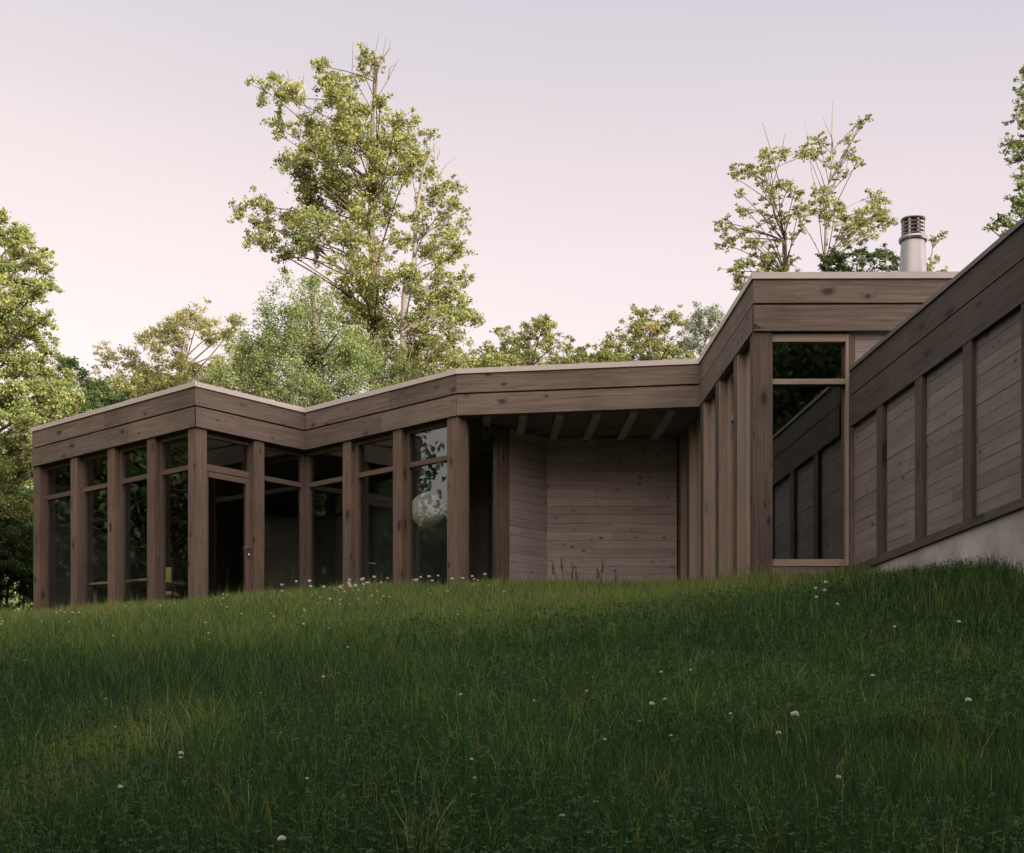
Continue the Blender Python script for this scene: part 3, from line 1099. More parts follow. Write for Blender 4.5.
# tufts of taller grass, thickest along the foot of the house, and pale seed stalks
cx_, cy_ = scatter(2600, 2.6, 24, .25)
keep = RNG.random(len(cx_)) < np.clip(.22 + .05 * (cy_ - 12), .22, 1)
cx_, cy_ = cx_[keep], cy_[keep]
for fa in (f1, f2, f3):
    u = RNG.uniform(0, fa.L, 80)
    o_ = RNG.uniform(.12, .9, 80)
    cx_ = np.concatenate([cx_, fa.a.x + fa.t.x * u + fa.n.x * o_])
    cy_ = np.concatenate([cy_, fa.a.y + fa.t.y * u + fa.n.y * o_])
k_ = 46
a_ = RNG.uniform(0, 6.28, len(cx_) * k_)
r_ = np.abs(RNG.normal(0, .05, len(cx_) * k_))
tx_ = np.repeat(cx_, k_) + np.cos(a_) * r_
ty_ = np.repeat(cy_, k_) + np.sin(a_) * r_
hm = np.repeat(np.where(cy_ > 16, RNG.uniform(.8, 1.3, len(cx_)), RNG.uniform(1.0, 1.55, len(cx_))), k_)
ta = np.repeat(RNG.normal(.06, .14, len(cx_)), k_)
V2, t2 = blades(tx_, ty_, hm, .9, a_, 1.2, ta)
sx_, sy_ = scatter(2600, 4.5, 24, .0)
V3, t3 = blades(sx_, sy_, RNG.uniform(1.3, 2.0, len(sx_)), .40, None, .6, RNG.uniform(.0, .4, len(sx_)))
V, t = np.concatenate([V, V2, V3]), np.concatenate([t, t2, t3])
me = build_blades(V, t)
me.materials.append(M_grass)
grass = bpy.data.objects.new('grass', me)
C.objects.link(grass)
tag(grass, 'uncut green meadow grass covering the slope', 'grass', None, 'stuff')

# clover leaves between the blades
x, y = scatter(150000, 2.3, 14, 0.99)
keep = patch(x, y, .8, 21) > .35
x, y = x[keep], y[keep]
n = len(x)
z = ground_z(x, y) + RNG.uniform(.04, .2, n)
s = RNG.uniform(.003, .0068, n) * np.maximum(1, (y / 5) ** .5)
rot = RNG.uniform(0, 6.28, n)
tx, ty = RNG.normal(0, .3, n), RNG.normal(0, .3, n)
V = np.empty((n, 13, 3))
V[:, 0] = np.stack([x, y, z], 1)
for k in range(3):
    for j, (rad, off) in enumerate(((1.25, -.62), (1.9, -.22), (1.9, .22), (1.25, .62))):
        a = rot + k * 2.094 + off
        dx, dy = np.cos(a) * s * rad, np.sin(a) * s * rad
        V[:, 1 + k * 4 + j] = np.stack([x + dx, y + dy, z + dx * tx + dy * ty + s * .25], 1)
base = np.arange(n)[:, None] * 13
loops = (base + np.array([0, 1, 2, 3, 4, 0, 5, 6, 7, 8, 0, 9, 10, 11, 12])[None]).ravel()
tt = np.clip(.3 + .4 * patch(x, y, .6, 5) + RNG.normal(0, .15, n), 0, 1)
me = np_mesh('clover_leaves', V.reshape(-1, 3), loops, np.full(n * 3, 5), {'tint': np.repeat(tt, 13)})
me.materials.append(M_clover)
clover = bpy.data.objects.new('clover', me)
C.objects.link(clover)
tag(clover, 'low dark clover leaves growing between the grass', 'clover', None, 'stuff')

# ------------------------------------------------------------------ clover flowers
M_petal = plain('clover_petal', (0.62, 0.60, 0.54), .8, 0, .08, 60)
M_stem = plain('clover_stem', (0.06, 0.11, 0.04), .7)


def flower_mesh(h, r, seed):
    rr_ = random.Random(seed)
    m = MB()
    bx, by = rr_.uniform(-.03, .03), rr_.uniform(-.03, .03)
    m.tube([(0, 0, -.02), (bx * .3, by * .3, h * .5), (bx, by, h)], .0022, .0016, 5)
    nst = len(m.f)
    for k in range(30):       # little florets round a ball
        zz = 1 - 2 * (k + .5) / 46
        if zz < -.75: continue
        a = k * 2.39996
        s_ = math.sqrt(1 - zz * zz)
        dv = Vector((s_ * math.cos(a), s_ * math.sin(a), zz * .85))
        c = Vector((bx, by, h + r * .6)) + dv * r * .55
        e = Vector((bx, by, h + r * .6)) + (dv + Vector((0, 0, .12))) * r * rr_.uniform(.9, 1.12)
        m.tube([c, e], r * .17, r * .11, 4)
    me = m.mesh('clover_flower', M_stem)
    me.materials.append(M_petal)
    mi = np.ones(len(m.f), dtype=np.int32)
    mi[:nst] = 0
    me.polygons.foreach_set('material_index', mi)
    return me


flower_variants = [flower_mesh(h, r, i) for i, (h, r) in enumerate(((.20, .012), (.24, .014), (.28, .013), (.22, .016), (.30, .012)))]


def ray_ground(px, py, dz):
    """Depth at which the line of sight through a pixel meets the meadow, dz above the soil."""
    ds = np.linspace(2.6, 23, 800)
    xs = (px - CX) / F * ds
    zs = (CY - py) / F * ds
    g = ground_z(xs, ds) + dz
    hit = np.nonzero(zs <= g)[0]
    return (xs[hit[0]], ds[hit[0]]) if len(hit) else None


def flower(px, py, var, label, group, scale=1.0):
    hgt = (.20, .24, .28, .22, .30)[var] * scale + .01
    q = ray_ground(px, py, hgt)
    if q is None: return None
    o = bpy.data.objects.new('clover_flower', flower_variants[var])
    C.objects.link(o)
    o.location = (q[0], q[1], float(ground_z(np.array([q[0]]), np.array([q[1]]))[0]))
    o.rotation_euler = (random.uniform(-.1, .1), random.uniform(-.1, .1), random.uniform(0, 6.28))
    o.scale = (scale,) * 3
    return tag(o, label, 'flower', group)


single = [
    (797, 715, 3, 1.25, 'largest white clover head, on a bare stem right of the meadow middle'),
    (641, 703, 1, 1.1, 'white clover head alone below the middle of the plank porch wall'),
    (969, 700, 3, 1.0, 'white clover head alone far down the right edge of the meadow'),
    (291, 838, 1, 1.0, 'lowest white clover head in the left part of the meadow'),
    (828, 775, 0, .9, 'small white clover head low on the right side of the meadow'),
    (561, 816, 0, .8, 'faint clover head in the darkest grass at the bottom'),
    (178, 753, 1, .9, 'white clover head beside the yellowish grass patch on the left'),
    (461, 694, 0, 1.0, 'white clover head alone in mid slope below the porch corner post'),
    (962, 622, 0, 1.2, 'white clover head below the concrete foundation'),
]
for px, py, var, s_, lab in single:
    flower(px, py, var, lab, None, s_ * .85)
for px, py in ((816, 589), (825, 583), (819, 596), (831, 604), (824, 591)):
    flower(px, py, random.randrange(4), 'white clover head in the tight bunch below the tall window', 'bunch of clover heads below the tall window', 1.05)
rnd = random.Random(5)
for k in range(105):
    px = rnd.choice([rnd.uniform(60, 300), rnd.uniform(270, 520), rnd.uniform(300, 380), rnd.uniform(0, 520)])
    edge = np.interp(px, [0, 150, 300, 456, 520], [612, 600, 588, 580, 576])
    flower(px, edge + rnd.uniform(-1, 16) ** 1.0 if rnd.random() < .75 else edge + rnd.uniform(14, 45), rnd.randrange(5),
           'small white flower in the sunny strip of grass along the left glazing', 'small flowers along the foot of the left glazing', rnd.uniform(.5, .95))
for k in range(34):
    px = rnd.gauss(342, 32) if k < 24 else rnd.uniform(400, 520)
    edge = np.interp(px, [0, 150, 300, 456, 520], [612, 600, 586, 579, 575])
    flower(px, edge + rnd.uniform(-5, 4), rnd.choice((2, 4)), 'white flower standing tall against the foot of the inner corner glazing', 'tall white flowers against the inner corner glazing', rnd.uniform(1.15, 1.6))
for k in range(30):
    px, py = rnd.uniform(10, 1015), 745 - rnd.uniform(0, 1) ** .8 * 130 + rnd.uniform(0, 70)
    if py > 840 or py < 600: continue
    flower(px, py, rnd.randrange(5), 'small white clover head scattered in the shaded meadow slope', 'clover heads scattered over the slope', rnd.uniform(.45, .75))


# dry weeds in front of the porch
def weed(px, d, h, label):
    x0 = (px - CX) * d / F
    z0 = float(ground_z(np.array([x0]), np.array([d]))[0])
    o = empty('weed_stalk', (x0, d, z0), label, 'weed', 'dark weed stalks in front of the porch wall')
    m = MB()
    h *= .85
    top = Vector((x0 + random.uniform(-.08, .08), d, z0 + h))
    m.tube([(x0, d, z0 - .02), Vector((x0, d, z0)).lerp(top, .5) + Vector((.02, 0, 0)), top], .005, .003, 5)
    for k in range(3):
        b0 = Vector((x0, d, z0)).lerp(top, .55 + .13 * k)
        m.tube([b0, b0 + Vector((random.uniform(-.1, .1), random.uniform(-.05, .05), .09))], .003, .002, 4)
    m.build('stem', M_bark_dark, o)
    m = MB()
    prof_ = [(0, -.15)] + [((.004 if k % 2 else .013 - .0006 * k), -.14 + .017 * k) for k in range(11)] + [(0, .05)]
    m.lathe(prof_, top, 7)
    m.build('seed_head', M_bark_dark, o)


for px, d, h in ((558, 18.9, .50), (563, 19.1, .56), (569, 18.8, .46), (578, 19, .36), (598, 19, .55), (603, 18.9, .44), (612, 19.1, .34)):
    weed(px, d, h, 'thin dark weed stalk in front of the plank porch wall')

# ------------------------------------------------------------------ trees
L_yellow = leaf_mat('yellow_green_leaves', [(0, (0.11, 0.145, 0.055)), (.45, (0.205, 0.232, 0.092)), (.8, (0.295, 0.305, 0.130)), (1, (0.39, 0.355, 0.18))], .42)
L_mid = leaf_mat('mid_green_leaves', [(0, (0.085, 0.130, 0.050)), (.5, (0.165, 0.215, 0.090)), (1, (0.26, 0.30, 0.14))], .38)
L_sun_toned = leaf_mat('sun_toned_leaves', [(0, (0.125, 0.170, 0.062)), (.45, (0.225, 0.270, 0.105)), (.8, (0.325, 0.345, 0.15)), (1, (0.43, 0.41, 0.21))], .45)  # paler leaf tones paint the sun's glow into the left maple
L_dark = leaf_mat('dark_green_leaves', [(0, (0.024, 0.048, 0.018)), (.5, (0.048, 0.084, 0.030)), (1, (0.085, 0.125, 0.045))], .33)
L_pale = leaf_mat('pale_olive_leaves', [(0, (0.16, 0.18, 0.08)), (.5, (0.27, 0.28, 0.14)), (1, (0.38, 0.36, 0.22))], .42)
L_silver = leaf_mat('silver_green_leaves', [(0, (0.10, 0.14, 0.11)), (.5, (0.20, 0.24, 0.21)), (1, (0.34, 0.37, 0.35))], .3)
L_rust = leaf_mat('rusty_olive_leaves', [(0, (0.10, 0.14, 0.045)), (.5, (0.18, 0.215, 0.08)), (.8, (0.26, 0.25, 0.11)), (1, (0.34, 0.26, 0.15))], .4)


def leaf_cloud(centres, radii, counts, size, flat=.55):
    """Kite shaped folded leaves spread through ellipsoids; returns verts, loops, sizes, tints."""
    tot = int(sum(counts))
    c = np.repeat(np.array(centres), counts, axis=0)
    r = np.repeat(np.array(radii), counts)
    q = RNG.normal(0, 1, (tot, 3))
    q *= .50
    q[:, 2] *= flat
    p = c + q * r[:, None]
    s = size * RNG.uniform(.65, 1.3, tot)
    nrm = RNG.normal(0, 1, (tot, 3)) + np.array([0, 0, .9])
    nrm /= np.linalg.norm(nrm, axis=1)[:, None]
    a = np.cross(nrm, RNG.normal(0, 1, (tot, 3)))
    a /= np.linalg.norm(a, axis=1)[:, None]
    b = np.cross(nrm, a)
    V = np.empty((tot, 6, 3))
    k = s[:, None]
    V[:, 0] = p - a * k * .5
    V[:, 1] = p - a * k * .12 + b * k * .36 + nrm * k * .10
    V[:, 2] = p + a * k * .22 + b * k * .24 + nrm * k * .08
    V[:, 3] = p + a * k * .6 - nrm * k * .06
    V[:, 4] = p + a * k * .22 - b * k * .24 + nrm * k * .08
    V[:, 5] = p - a * k * .12 - b * k * .36 + nrm * k * .10
    base = np.arange(tot)[:, None] * 6
    loops = (base + np.array([0, 3, 2, 1, 0, 5, 4, 3])[None]).ravel()
    shift = np.repeat(RNG.normal(0, .13, len(centres)), counts)
    t = np.clip(RNG.beta(2, 2.2, tot) + shift, 0, 1)
    return V.reshape(-1, 3), loops, np.full(tot * 2, 4), np.repeat(t, 6)


def curve(a, b, lift, n=5):
    a, b = Vector(a), Vector(b)
    c = a.lerp(b, .5) + Vector((0, 0, lift)) + Vector((random.gauss(0, .05), random.gauss(0, .05), 0)) * (b - a).length
    return [a * (1 - t) ** 2 + c * 2 * t * (1 - t) + b * t * t for t in [i / (n - 1) for i in range(n)]]


def tree(name, label, d, trunk_px, clumps, leaf, bark, r0, size=.12, dens=1.0, group=None, depth=None, flat=.6, dead=(), spray=7, cat='tree', limb_r=.17, fine=.34, fill=.6, trunk_name='trunk', crown_name='crown'):
    """Trunk line and leaf masses measured at distance d; masses are spread in depth round the trunk."""
    tp = [at(px, py, d) for px, py in trunk_px]
    size = size * fine
    dens = dens * 1.6
    clumps = list(clumps) + [(c[0] + random.gauss(0, .7) * c[2], c[1] + random.gauss(0, .7) * c[2], c[2] * random.uniform(.5, .8)) for c in clumps if random.random() < fill]
    base = tp[0].copy()
    base.z = float(ground_z(np.array([base.x]), np.array([base.y]))[0]) - .1
    tp[0].z = base.z
    o = empty(name, base, label, cat, group)
    xs = [c[0] for c in clumps]
    hw = depth if depth is not None else (max(xs) - min(xs)) / 2 * d / F * .8
    wood_ = MB()
    pts = []
    for i in range(len(tp) - 1):
        for k in range(4):
            a0, a1, a2, a3 = tp[max(i - 1, 0)], tp[i], tp[i + 1], tp[min(i + 2, len(tp) - 1)]
            u = k / 4
            q = .5 * (2 * a1 + (a2 - a0) * u + (2 * a0 - 5 * a1 + 4 * a2 - a3) * u * u + (3 * a1 - a0 - 3 * a2 + a3) * u ** 3)
            pts.append(q + Vector((random.gauss(0, .02), random.gauss(0, .02), 0)) * (0 if i + k == 0 else 1))
    pts.append(tp[-1])
    wood_.tube(pts, r0, r0 * .12, 9)
    cs, rs, ns = [], [], []
    for (px, py, rp_) in clumps:
        dj = d + random.uniform(-1, 1) * hw
        c = at(px, py, dj)
        r = rp_ * d / F * 1.02
        hd = min(((Vector((c.x, c.y)) - Vector((p.x, p.y))).length for p in pts))
        zt = c.z - .45 * hd - .2
        j = min(range(len(pts)), key=lambda i: abs(pts[i].z - zt))
        rb = r0 * (1 - .9 * j / len(pts)) * limb_r + .006
        wood_.tube(curve(pts[j], c, hd * .10), rb, .008, 5)
        for k in range(int(spray * 1.6)):
            v = Vector((random.gauss(0, .62), random.gauss(0, .62), random.gauss(0, .50)))
            if v.length > 1.35: v *= 1.35 / v.length
            e = c + v * r
            wood_.tube(curve(c, e, -.02 * r, 3), .008, .004, 3)
            cs.append(e)
            sr = r * random.uniform(.22, .50)
            rs.append(sr)
            px_area = math.pi * (sr * F / d) ** 2
            lf = (size * F / d) ** 2 * .42
            ns.append(max(3, int(dens * px_area / lf * 1.25)))
    for line in dead:
        wood_.tube([at(px, py, d + random.uniform(-.1, .1)) for px, py in line], .013, .004, 5)
    wood_.build(trunk_name, bark, o)
    V, loops, sizes, t_ = leaf_cloud([tuple(c - base) for c in cs], rs, ns, size, flat)
    me = np_mesh(crown_name, V, loops, sizes, {'tint': t_})
    me.materials.append(leaf)
    cr_ = bpy.data.objects.new(crown_name, me)
    C.objects.link(cr_)
    cr_.parent = o
    return o


def z7(l, s=2.368, ox=220, oy=20): return [(ox + a / s, oy + b / s, r / s) for a, b, r in l]
def z8(l): return z7(l, 3.16, 700, 80)


tree('tall_maple', 'tallest tree, airy maple with brown trunk rising behind the left glazed bays', 34,
     [(374, 640), (376, 380), (373, 270), (370, 180), (376, 60)],
     z7([(215, 400, 36), (270, 430, 40), (205, 440, 34), (110, 490, 28), (275, 330, 36), (215, 310, 34), (290, 250, 36), (235, 110, 28), (255, 150, 32), (150, 190, 35), (190, 240, 42), (130, 250, 20), (175, 170, 30), (350, 90, 26), (340, 130, 22), (375, 110, 14), (290, 180, 40), (330, 220, 42),
         (380, 200, 22), (240, 290, 50), (300, 290, 52), (350, 290, 52), (400, 270, 40), (440, 290, 36), (455, 330, 34), (200, 350, 42), (250, 370, 48), (320, 370, 56),
         (370, 390, 48), (420, 360, 40), (90, 440, 35), (50, 460, 22), (150, 470, 38), (80, 520, 30), (130, 540, 33), (190, 500, 42), (240, 510, 46), (300, 520, 50), (350, 460, 46),
         (400, 450, 36), (160, 560, 26), (330, 590, 52), (390, 540, 36), (380, 620, 46), (300, 620, 40), (400, 690, 52), (350, 700, 46), (360, 750, 46), (310, 690, 40), (420, 770, 45), (330, 780, 40)]),
     L_yellow, M_bark, .20, .19, .80, None, 2.6, .75,
     [[(373, 90), (374, 60), (379, 33)], [(374, 84), (383, 55), (386, 36)], [(372, 110), (352, 75), (353, 42)], [(373, 105), (388, 80), (399, 58)], [(305, 95), (303, 85), (304, 73)], [(292, 95), (290, 82), (287, 70)], [(373, 95), (360, 65), (361, 45)], [(383, 58), (390, 48), (390, 40)], [(375, 75), (368, 55), (367, 42)], [(388, 80), (390, 68), (396, 64)]], spray=8)
tree('slender_maple', 'slender pale trunked tree with bare top, right of the tallest maple', 32,
     [(404, 640), (402, 330), (414, 260), (419, 190), (436, 142)],
     z7([(470, 330, 30), (480, 370, 28), (540, 390, 28), (562, 400, 16), (500, 430, 32), (545, 440, 24), (480, 480, 32), (530, 490, 36), (572, 490, 18), (500, 540, 38), (560, 545, 32),
         (520, 590, 38), (580, 610, 22), (480, 640, 38), (540, 650, 36), (590, 690, 32), (600, 710, 18), (500, 690, 42), (550, 700, 36), (470, 740, 42), (560, 740, 36), (500, 780, 38), (450, 800, 38), (450, 600, 26)]),
     L_yellow, M_bark_pale, .10, .18, .72, None, 1.6, .70,
     [[(434, 190), (435, 165), (434, 141)], [(437, 178), (446, 165), (457, 156)], [(437, 160), (440, 150), (432, 143)], [(425, 180), (420, 160)], [(404, 170), (407, 150), (402, 140)]], spray=8)
tree('leafy_willow', 'dense cool green willow like tree behind the inner roof corner', 29.5,
     [(318, 650), (318, 400), (315, 330), (312, 290)],
     [(265, 345, 22), (280, 320, 20), (300, 300, 20), (310, 285, 13), (322, 312, 24), (300, 340, 28), (330, 345, 28), (350, 358, 24), (250, 370, 22), (280, 370, 28), (310, 375, 30), (345, 385, 25),
      (372, 372, 24), (392, 378, 18), (235, 388, 22), (258, 402, 18), (285, 404, 18), (312, 404, 18), (335, 402, 18), (300, 392, 20), (404, 372, 14), (335, 325, 16), (285, 345, 22), (265, 390, 24), (225, 375, 14), (250, 350, 14), (360, 345, 14), (380, 400, 20)],
     L_mid, M_bark, .2, .125, .62, None, 1.9, 1.25, spray=7)
tree('pale_ash', 'pale airy tree beyond the left end of the roof, right of the dark hedge', 46,
     [(180, 650), (182, 420), (185, 350), (192, 315)],
     [(200, 318, 17), (175, 325, 15), (152, 345, 17), (180, 345, 19), (215, 333, 16), (236, 322, 10), (228, 352, 19), (130, 365, 17), (160, 370, 22), (195, 370, 22), (215, 380, 20), (112, 377, 13), (145, 390, 20),
      (100, 388, 12), (240, 370, 16), (185, 390, 20), (125, 390, 16), (230, 395, 18)],
     L_pale, M_bark_pale, .25, .2, .7, None, 2.2, .55)
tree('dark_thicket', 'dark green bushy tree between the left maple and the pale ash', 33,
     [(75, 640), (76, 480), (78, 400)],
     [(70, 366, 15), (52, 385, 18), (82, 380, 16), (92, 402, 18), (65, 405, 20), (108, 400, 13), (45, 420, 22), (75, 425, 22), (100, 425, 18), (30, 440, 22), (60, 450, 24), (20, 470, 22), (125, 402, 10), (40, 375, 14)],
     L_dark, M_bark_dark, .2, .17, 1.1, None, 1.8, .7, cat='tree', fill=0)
tree('left_maple', 'sunlit yellow green maple filling the left edge beside the house end', 27,
     [(-22, 640), (-20, 480), (-12, 350), (-8, 250), (-5, 215)],
     [(-5, 235, 18), (15, 238, 16), (30, 255, 16), (42, 258, 10), (5, 265, 22), (25, 282, 18), (-15, 275, 28), (38, 288, 11), (10, 305, 24), (30, 318, 18), (-20, 320, 32), (42, 320, 9), (15, 342, 24), (38, 340, 15), (50, 352, 10),
      (-10, 360, 32), (25, 372, 22), (48, 380, 16), (5, 395, 24), (35, 405, 22), (58, 400, 16), (-25, 410, 34), (10, 430, 26), (42, 428, 20), (72, 412, 12), (68, 392, 10), (20, 455, 20), (-10, 470, 28), (28, 468, 14), (5, 490, 16),
      (12, 505, 12), (25, 500, 10), (-30, 520, 30), (-50, 300, 36), (-60, 380, 40), (-55, 460, 40), (-80, 340, 34), (-85, 430, 38), (-40, 240, 26), (-15, 215, 14), (-45, 560, 30)],
     L_sun_toned, M_bark, .3, .145, .95, None, 1.5, .5, [[(-5, 510), (10, 487), (31, 467)], [(8, 489), (20, 480), (31, 475)]], spray=9, fill=.5)
tree('yellow_bush', 'yellow green bushy crown directly behind the roof bend right of the maples', 37,
     [(425, 640), (426, 400), (428, 350)],
     [(415, 352, 16), (436, 348, 13), (448, 360, 13), (400, 362, 14), (460, 362, 9), (425, 366, 18), (445, 372, 14), (405, 378, 16)],
     L_yellow, M_bark, .16, .17, .95, None, 1.4, .7)
tree('olive_ash', 'olive crown above the middle of the porch roof, left of the gap', 43,
     [(530, 640), (530, 400), (530, 335)],
     [(500, 350, 13), (514, 334, 12), (530, 327, 11), (545, 338, 13), (560, 343, 11), (571, 350, 8), (482, 356, 11), (530, 350, 17), (512, 355, 15), (550, 356, 15), (468, 362, 9), (497, 334, 6), (540, 322, 6), (520, 368, 16), (545, 370, 16), (570, 364, 10), (490, 368, 12)],
     L_rust, M_bark, .2, .2, .85, None, 2, .65)
tree('rusty_ash', 'olive crown with rusty top shoots above the porch roof end', 42,
     [(650, 640), (650, 420), (650, 330)],
     [(600, 353, 9), (614, 346, 11), (630, 330, 12), (643, 317, 11), (655, 335, 17), (672, 318, 11), (681, 334, 12), (640, 350, 17), (665, 350, 17), (622, 352, 13), (684, 352, 12), (636, 312, 6), (588, 357, 7), (650, 364, 16), (628, 366, 14), (675, 366, 14), (605, 362, 10)],
     L_rust, M_bark, .2, .2, .85, None, 2, .65)
tree('silver_poplar', 'silvery leaved tree squeezed between porch roof and tall roof corner', 39,
     [(706, 640), (706, 400), (704, 315)],
     [(700, 313, 9), (713, 310, 9), (694, 326, 10), (708, 330, 12), (720, 322, 10), (698, 345, 12), (712, 348, 12), (688, 340, 8), (725, 338, 10), (730, 320, 8), (700, 362, 12), (720, 360, 12)],
     L_silver, M_bark_pale, .12, .16, .9, None, 1, .8)
tree('open_maple', 'sparse tree left of the flue with leafy left side and bare top shoots', 33,
     [(786, 640), (785, 275), (783, 235), (772, 205), (764, 165)],
     z8([(120, 290, 24), (155, 290, 26), (215, 240, 26), (200, 290, 24), (105, 300, 12), (130, 360, 18), (145, 410, 26), (200, 340, 28), (250, 330, 28), (230, 390, 22), (210, 450, 22), (260, 440, 24),
         (70, 470, 20), (100, 500, 26), (75, 520, 20), (160, 480, 22), (180, 520, 28), (230, 530, 26), (290, 500, 20), (100, 600, 30), (150, 580, 24), (220, 570, 28), (290, 580, 28), (310, 420, 24), (300, 350, 26), (260, 230, 20), (320, 230, 22), (85, 440, 12), (220, 610, 30), (130, 640, 30)]),
     L_yellow, M_bark, .075, .165, .75, None, 1.8, .5,
     [[(781, 190), (771, 150), (762, 122)], [(782, 150), (785, 134)], [(776, 210), (770, 180), (779, 150)]], spray=7)
tree('forked_maple', 'sparse tree nearest the flue with a slim trunk and upper right shoots', 32,
     [(826, 640), (827, 265), (829, 220), (831, 170), (833, 105)],
     z8([(340, 210, 20), (380, 190, 24), (360, 240, 26), (420, 260, 22), (440, 290, 24), (470, 190, 22), (480, 230, 22), (500, 140, 17), (535, 118, 13), (495, 262, 14), (400, 350, 22), (380, 400, 34), (430, 380, 24),
         (345, 410, 26), (460, 430, 42), (500, 450, 32), (540, 370, 28), (560, 400, 32), (592, 440, 26), (540, 440, 38), (580, 470, 18), (520, 490, 36), (450, 490, 32), (410, 440, 22), (370, 350, 20)]),
     L_yellow, M_bark_pale, .06, .16, .75, None, 1.6, .5,
     [[(833, 150), (832, 125), (833, 100)], [(827, 215), (812, 175), (805, 122)], [(833, 140), (826, 125), (823, 117)], [(846, 170), (853, 135), (868, 116)]], spray=7)
tree('roofside_bush', 'dense dark leaf mass just above the tall roof left of the flue', 29,
     [(855, 640), (856, 400), (857, 265)],
     z8([(395, 575, 24), (440, 560, 30), (500, 556, 32), (550, 560, 34), (600, 556, 24), (470, 590, 36), (550, 592, 36), (410, 600, 30), (625, 580, 20)]),
     L_dark, M_bark, .12, .14, 1.2, None, .9, .7)
tree('sapling', 'thin sapling whose sprigs show right of the flue', 31,
     [(931, 640), (931, 400), (932, 262), (940, 240)],
     z8([(738, 508, 13), (762, 490, 12), (775, 482, 7), (735, 585, 18), (752, 562, 11), (770, 600, 14), (720, 600, 14)]),
     L_pale, M_bark_pale, .05, .13, .8, None, .3, .6)
tree('edge_maple', 'tree cut by the right edge above the dark wing roof', 25,
     [(1052, 640), (1050, 300), (1046, 200), (1040, 80)],
     z8([(1010, 42, 22), (1030, 20, 26), (1000, 122, 22), (1022, 130, 24), (980, 200, 22), (1012, 200, 32), (1000, 240, 28), (1024, 300, 28), (1008, 340, 16), (990, 400, 26), (940, 444, 22), (960, 462, 26), (918, 470, 14), (1010, 400, 36),
         (1060, 60, 40), (1080, 140, 46), (1070, 240, 50), (1090, 330, 50), (1060, 420, 50), (1130, 200, 50), (1130, 320, 50), (1110, 440, 50), (1000, 470, 40), (1050, 500, 50), (1180, 400, 50), (1040, -20, 26), (1090, 10, 36)]),
     L_mid, M_bark, .2, .12, .9, None, 1.5, .55)

tree('hazel', 'bright yellow green bushy tree low behind the left roof edge', 40,
     [(120, 640), (120, 460), (122, 400)],
     [(85, 395, 16), (100, 388, 14), (115, 396, 16), (130, 388, 14), (145, 396, 14), (95, 410, 18), (120, 410, 18), (160, 392, 14), (175, 390, 14), (75, 410, 16), (190, 388, 12), (65, 398, 12), (55, 415, 16), (110, 425, 20)],
     L_yellow, M_bark, .1, .2, 1.0, None, 1.5, .7)
tree('hornbeam', 'low yellow green crown just above the porch roof, between maples and olive crown', 38,
     [(480, 640), (480, 400), (480, 365)],
     [(470, 362, 12), (485, 360, 11), (500, 364, 11), (455, 364, 12), (515, 366, 10), (475, 374, 14), (495, 374, 14)],
     L_yellow, M_bark, .1, .18, 1.0, None, 1, .7)
tree('dogwood', 'low yellow green crown filling the dip between the two olive crowns', 38,
     [(588, 640), (588, 400), (588, 362)],
     [(560, 364, 11), (575, 362, 10), (590, 360, 10), (605, 362, 11), (620, 364, 11), (580, 372, 13), (605, 372, 13)],
     L_yellow, M_bark, .1, .18, 1.0, None, 1, .7)

# undergrowth at the left end of the house
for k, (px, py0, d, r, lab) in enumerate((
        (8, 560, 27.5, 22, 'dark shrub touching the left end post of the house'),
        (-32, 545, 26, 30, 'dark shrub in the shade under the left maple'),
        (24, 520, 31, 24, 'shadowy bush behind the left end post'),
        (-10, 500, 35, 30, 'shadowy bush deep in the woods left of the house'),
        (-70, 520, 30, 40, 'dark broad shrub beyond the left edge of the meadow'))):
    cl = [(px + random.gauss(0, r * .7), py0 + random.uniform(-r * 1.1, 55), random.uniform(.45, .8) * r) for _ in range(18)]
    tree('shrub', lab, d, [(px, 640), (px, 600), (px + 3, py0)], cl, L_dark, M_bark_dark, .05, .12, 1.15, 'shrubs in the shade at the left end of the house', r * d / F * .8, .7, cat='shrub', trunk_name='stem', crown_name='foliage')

# ------------------------------------------------------------------ woods round the meadow (they shade it and show in the glass)
def wood_tree_meshes(seed, h, leaf, n_cl, size):
    rr_ = random.Random(seed)
    m = MB()
    m.tube([(0, 0, -.3), (rr_.uniform(-.1, .1), 0, h * .35), (rr_.uniform(-.3, .3), rr_.uniform(-.3, .3), h * .9)], .28, .05, 8)
    cs, rs, ns = [], [], []
    for k in range(n_cl):
        zz = h * rr_.uniform(.10, 1.0)
        prof_ = math.sin(min(1, max(0.05, (zz / h - .02) / .98)) ** .7 * math.pi * .95) ** .6
        a, q = rr_.uniform(0, 6.28), math.sqrt(rr_.random()) * h * .27 * prof_
        c = (q * math.cos(a), q * math.sin(a), zz)
        m.tube([(0, 0, zz * .75), c], .05, .015, 4)
        cs.append(c)
        rs.append(rr_.uniform(.65, 1.2))
        ns.append(int(rr_.uniform(50, 90)))
    V, loops, sizes, t_ = leaf_cloud(cs, rs, ns, size, .7)
    me = np_mesh('crown', V, loops, sizes, {'tint': t_})
    me.materials.append(leaf)
    return m.mesh('trunk', M_bark_dark), me


protos = [wood_tree_meshes(31, 15, L_dark, 420, .22), wood_tree_meshes(32, 13, L_mid, 380, .21), wood_tree_meshes(33, 17, L_dark, 460, .22)]


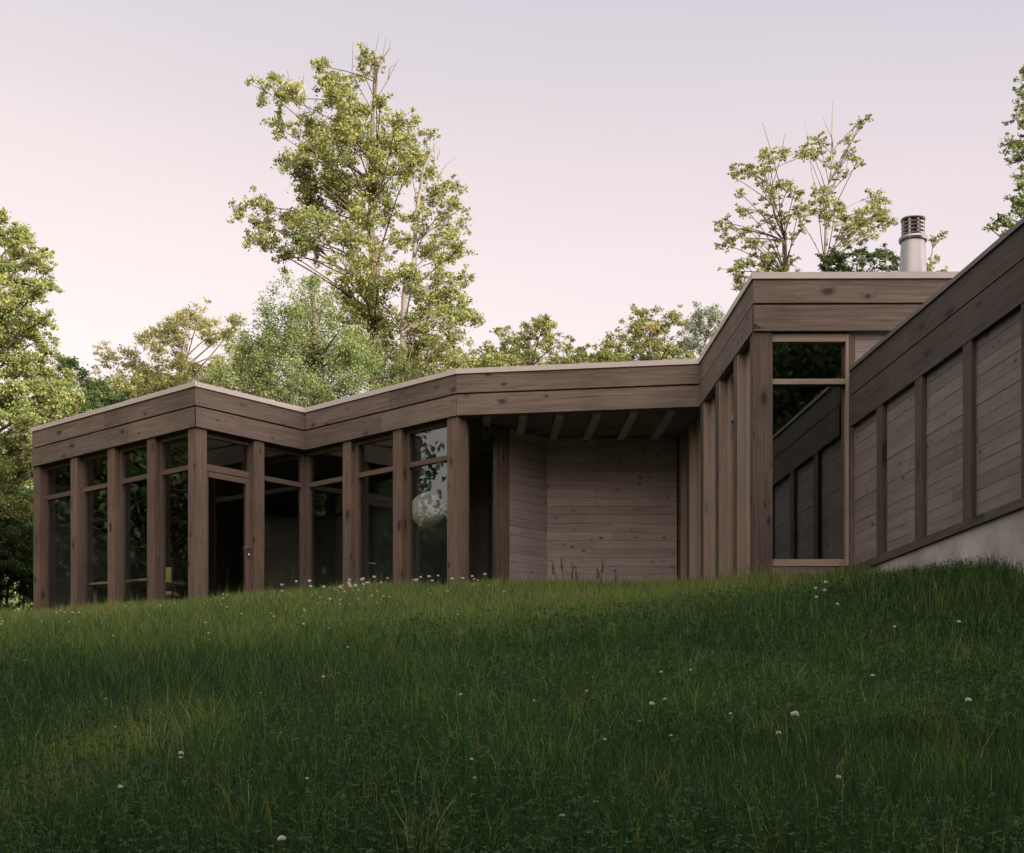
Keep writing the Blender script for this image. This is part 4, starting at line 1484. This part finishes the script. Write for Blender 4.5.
def wood_tree(x, y, k, s, label, group):
    z = float(ground_z(np.array([x]), np.array([float(y)]))[0])
    o = empty('forest_tree', (x, y, z), label, 'tree', group)
    o.rotation_euler = (0, 0, random.uniform(0, 6.28))
    o.scale = (s, s, s * random.uniform(.92, 1.08))
    for nm, me in zip(('trunk', 'crown'), protos[k]):
        c = bpy.data.objects.new(nm, me)
        C.objects.link(c)
        c.parent = o
    return o


for k, (x, y, p_, s) in enumerate(((-2, -7, 0, 1.0), (3.5, -8.5, 2, .95), (8.5, -6, 1, 1.05), (13, -8, 0, 1.0), (17.5, -5, 2, .9), (11.5, -2.5, 0, .9), (14.5, -1.2, 1, 1.0), (17.8, 1.8, 0, .92), (21, 3.5, 2, .85), (-7, -9, 1, 1.05), (-12.5, -7, 2, .9), (21, -10, 1, 1.1), (16, -6.5, 1, 1.0), (20, -3.4, 0, .95), (23.5, -.5, 2, .85), (24, 2.5, 1, 1.0), (-3.5, -5.6, 1, .8), (2.5, -5.4, 0, .72), (-8, -5, 0, .8), (1, -14, 2, 1.0), (6.5, -13, 0, 1.05), (11.5, -13, 2, 1.0))):
    wood_tree(x, y, p_, s, 'tall dark woodland tree across the meadow, mirrored in the tall window', 'woods behind the viewer')
for k, (x, y, p_, s) in enumerate(((-21, 13, 1, .85), (-20, 8, 2, .75), (-19, 2, 1, .95), (-21, 23.8, 0, .85), (-22, 27, 2, .75), (-25, 24.5, 1, .95), (-24, 30.5, 0, .85), (-28, 27.5, 2, .8), (-18.5, 29.5, 1, .7))):
    wood_tree(x, y, p_, s, 'dark woodland tree left of the meadow, mirrored in the left glazing', 'woods left of the meadow')
for k, (x, y, p_, s) in enumerate(((-44, 13, 0, .62), (-42, 16.5, 1, .7), (-43, 19.5, 2, .55), (-46, 10, 1, .75), (-40, 22.5, 0, .6), (-33, 17.5, 0, .46), (-34, 19.6, 2, .42), (-33.5, 15.4, 2, .42), (-35, 21.6, 0, .48))):
    wood_tree(x, y, p_, s, 'small distant woodland tree mirrored low in the pane with the globe lamp', 'far woods left of the meadow')
for k, (x, y, p_, s) in enumerate(((-14, 40, 1, .55), (-22, 38, 0, .6), (-30, 44, 2, .6))):
    wood_tree(x, y, p_, s, 'woodland tree far behind the left end of the house', 'woods behind the left end of the house')
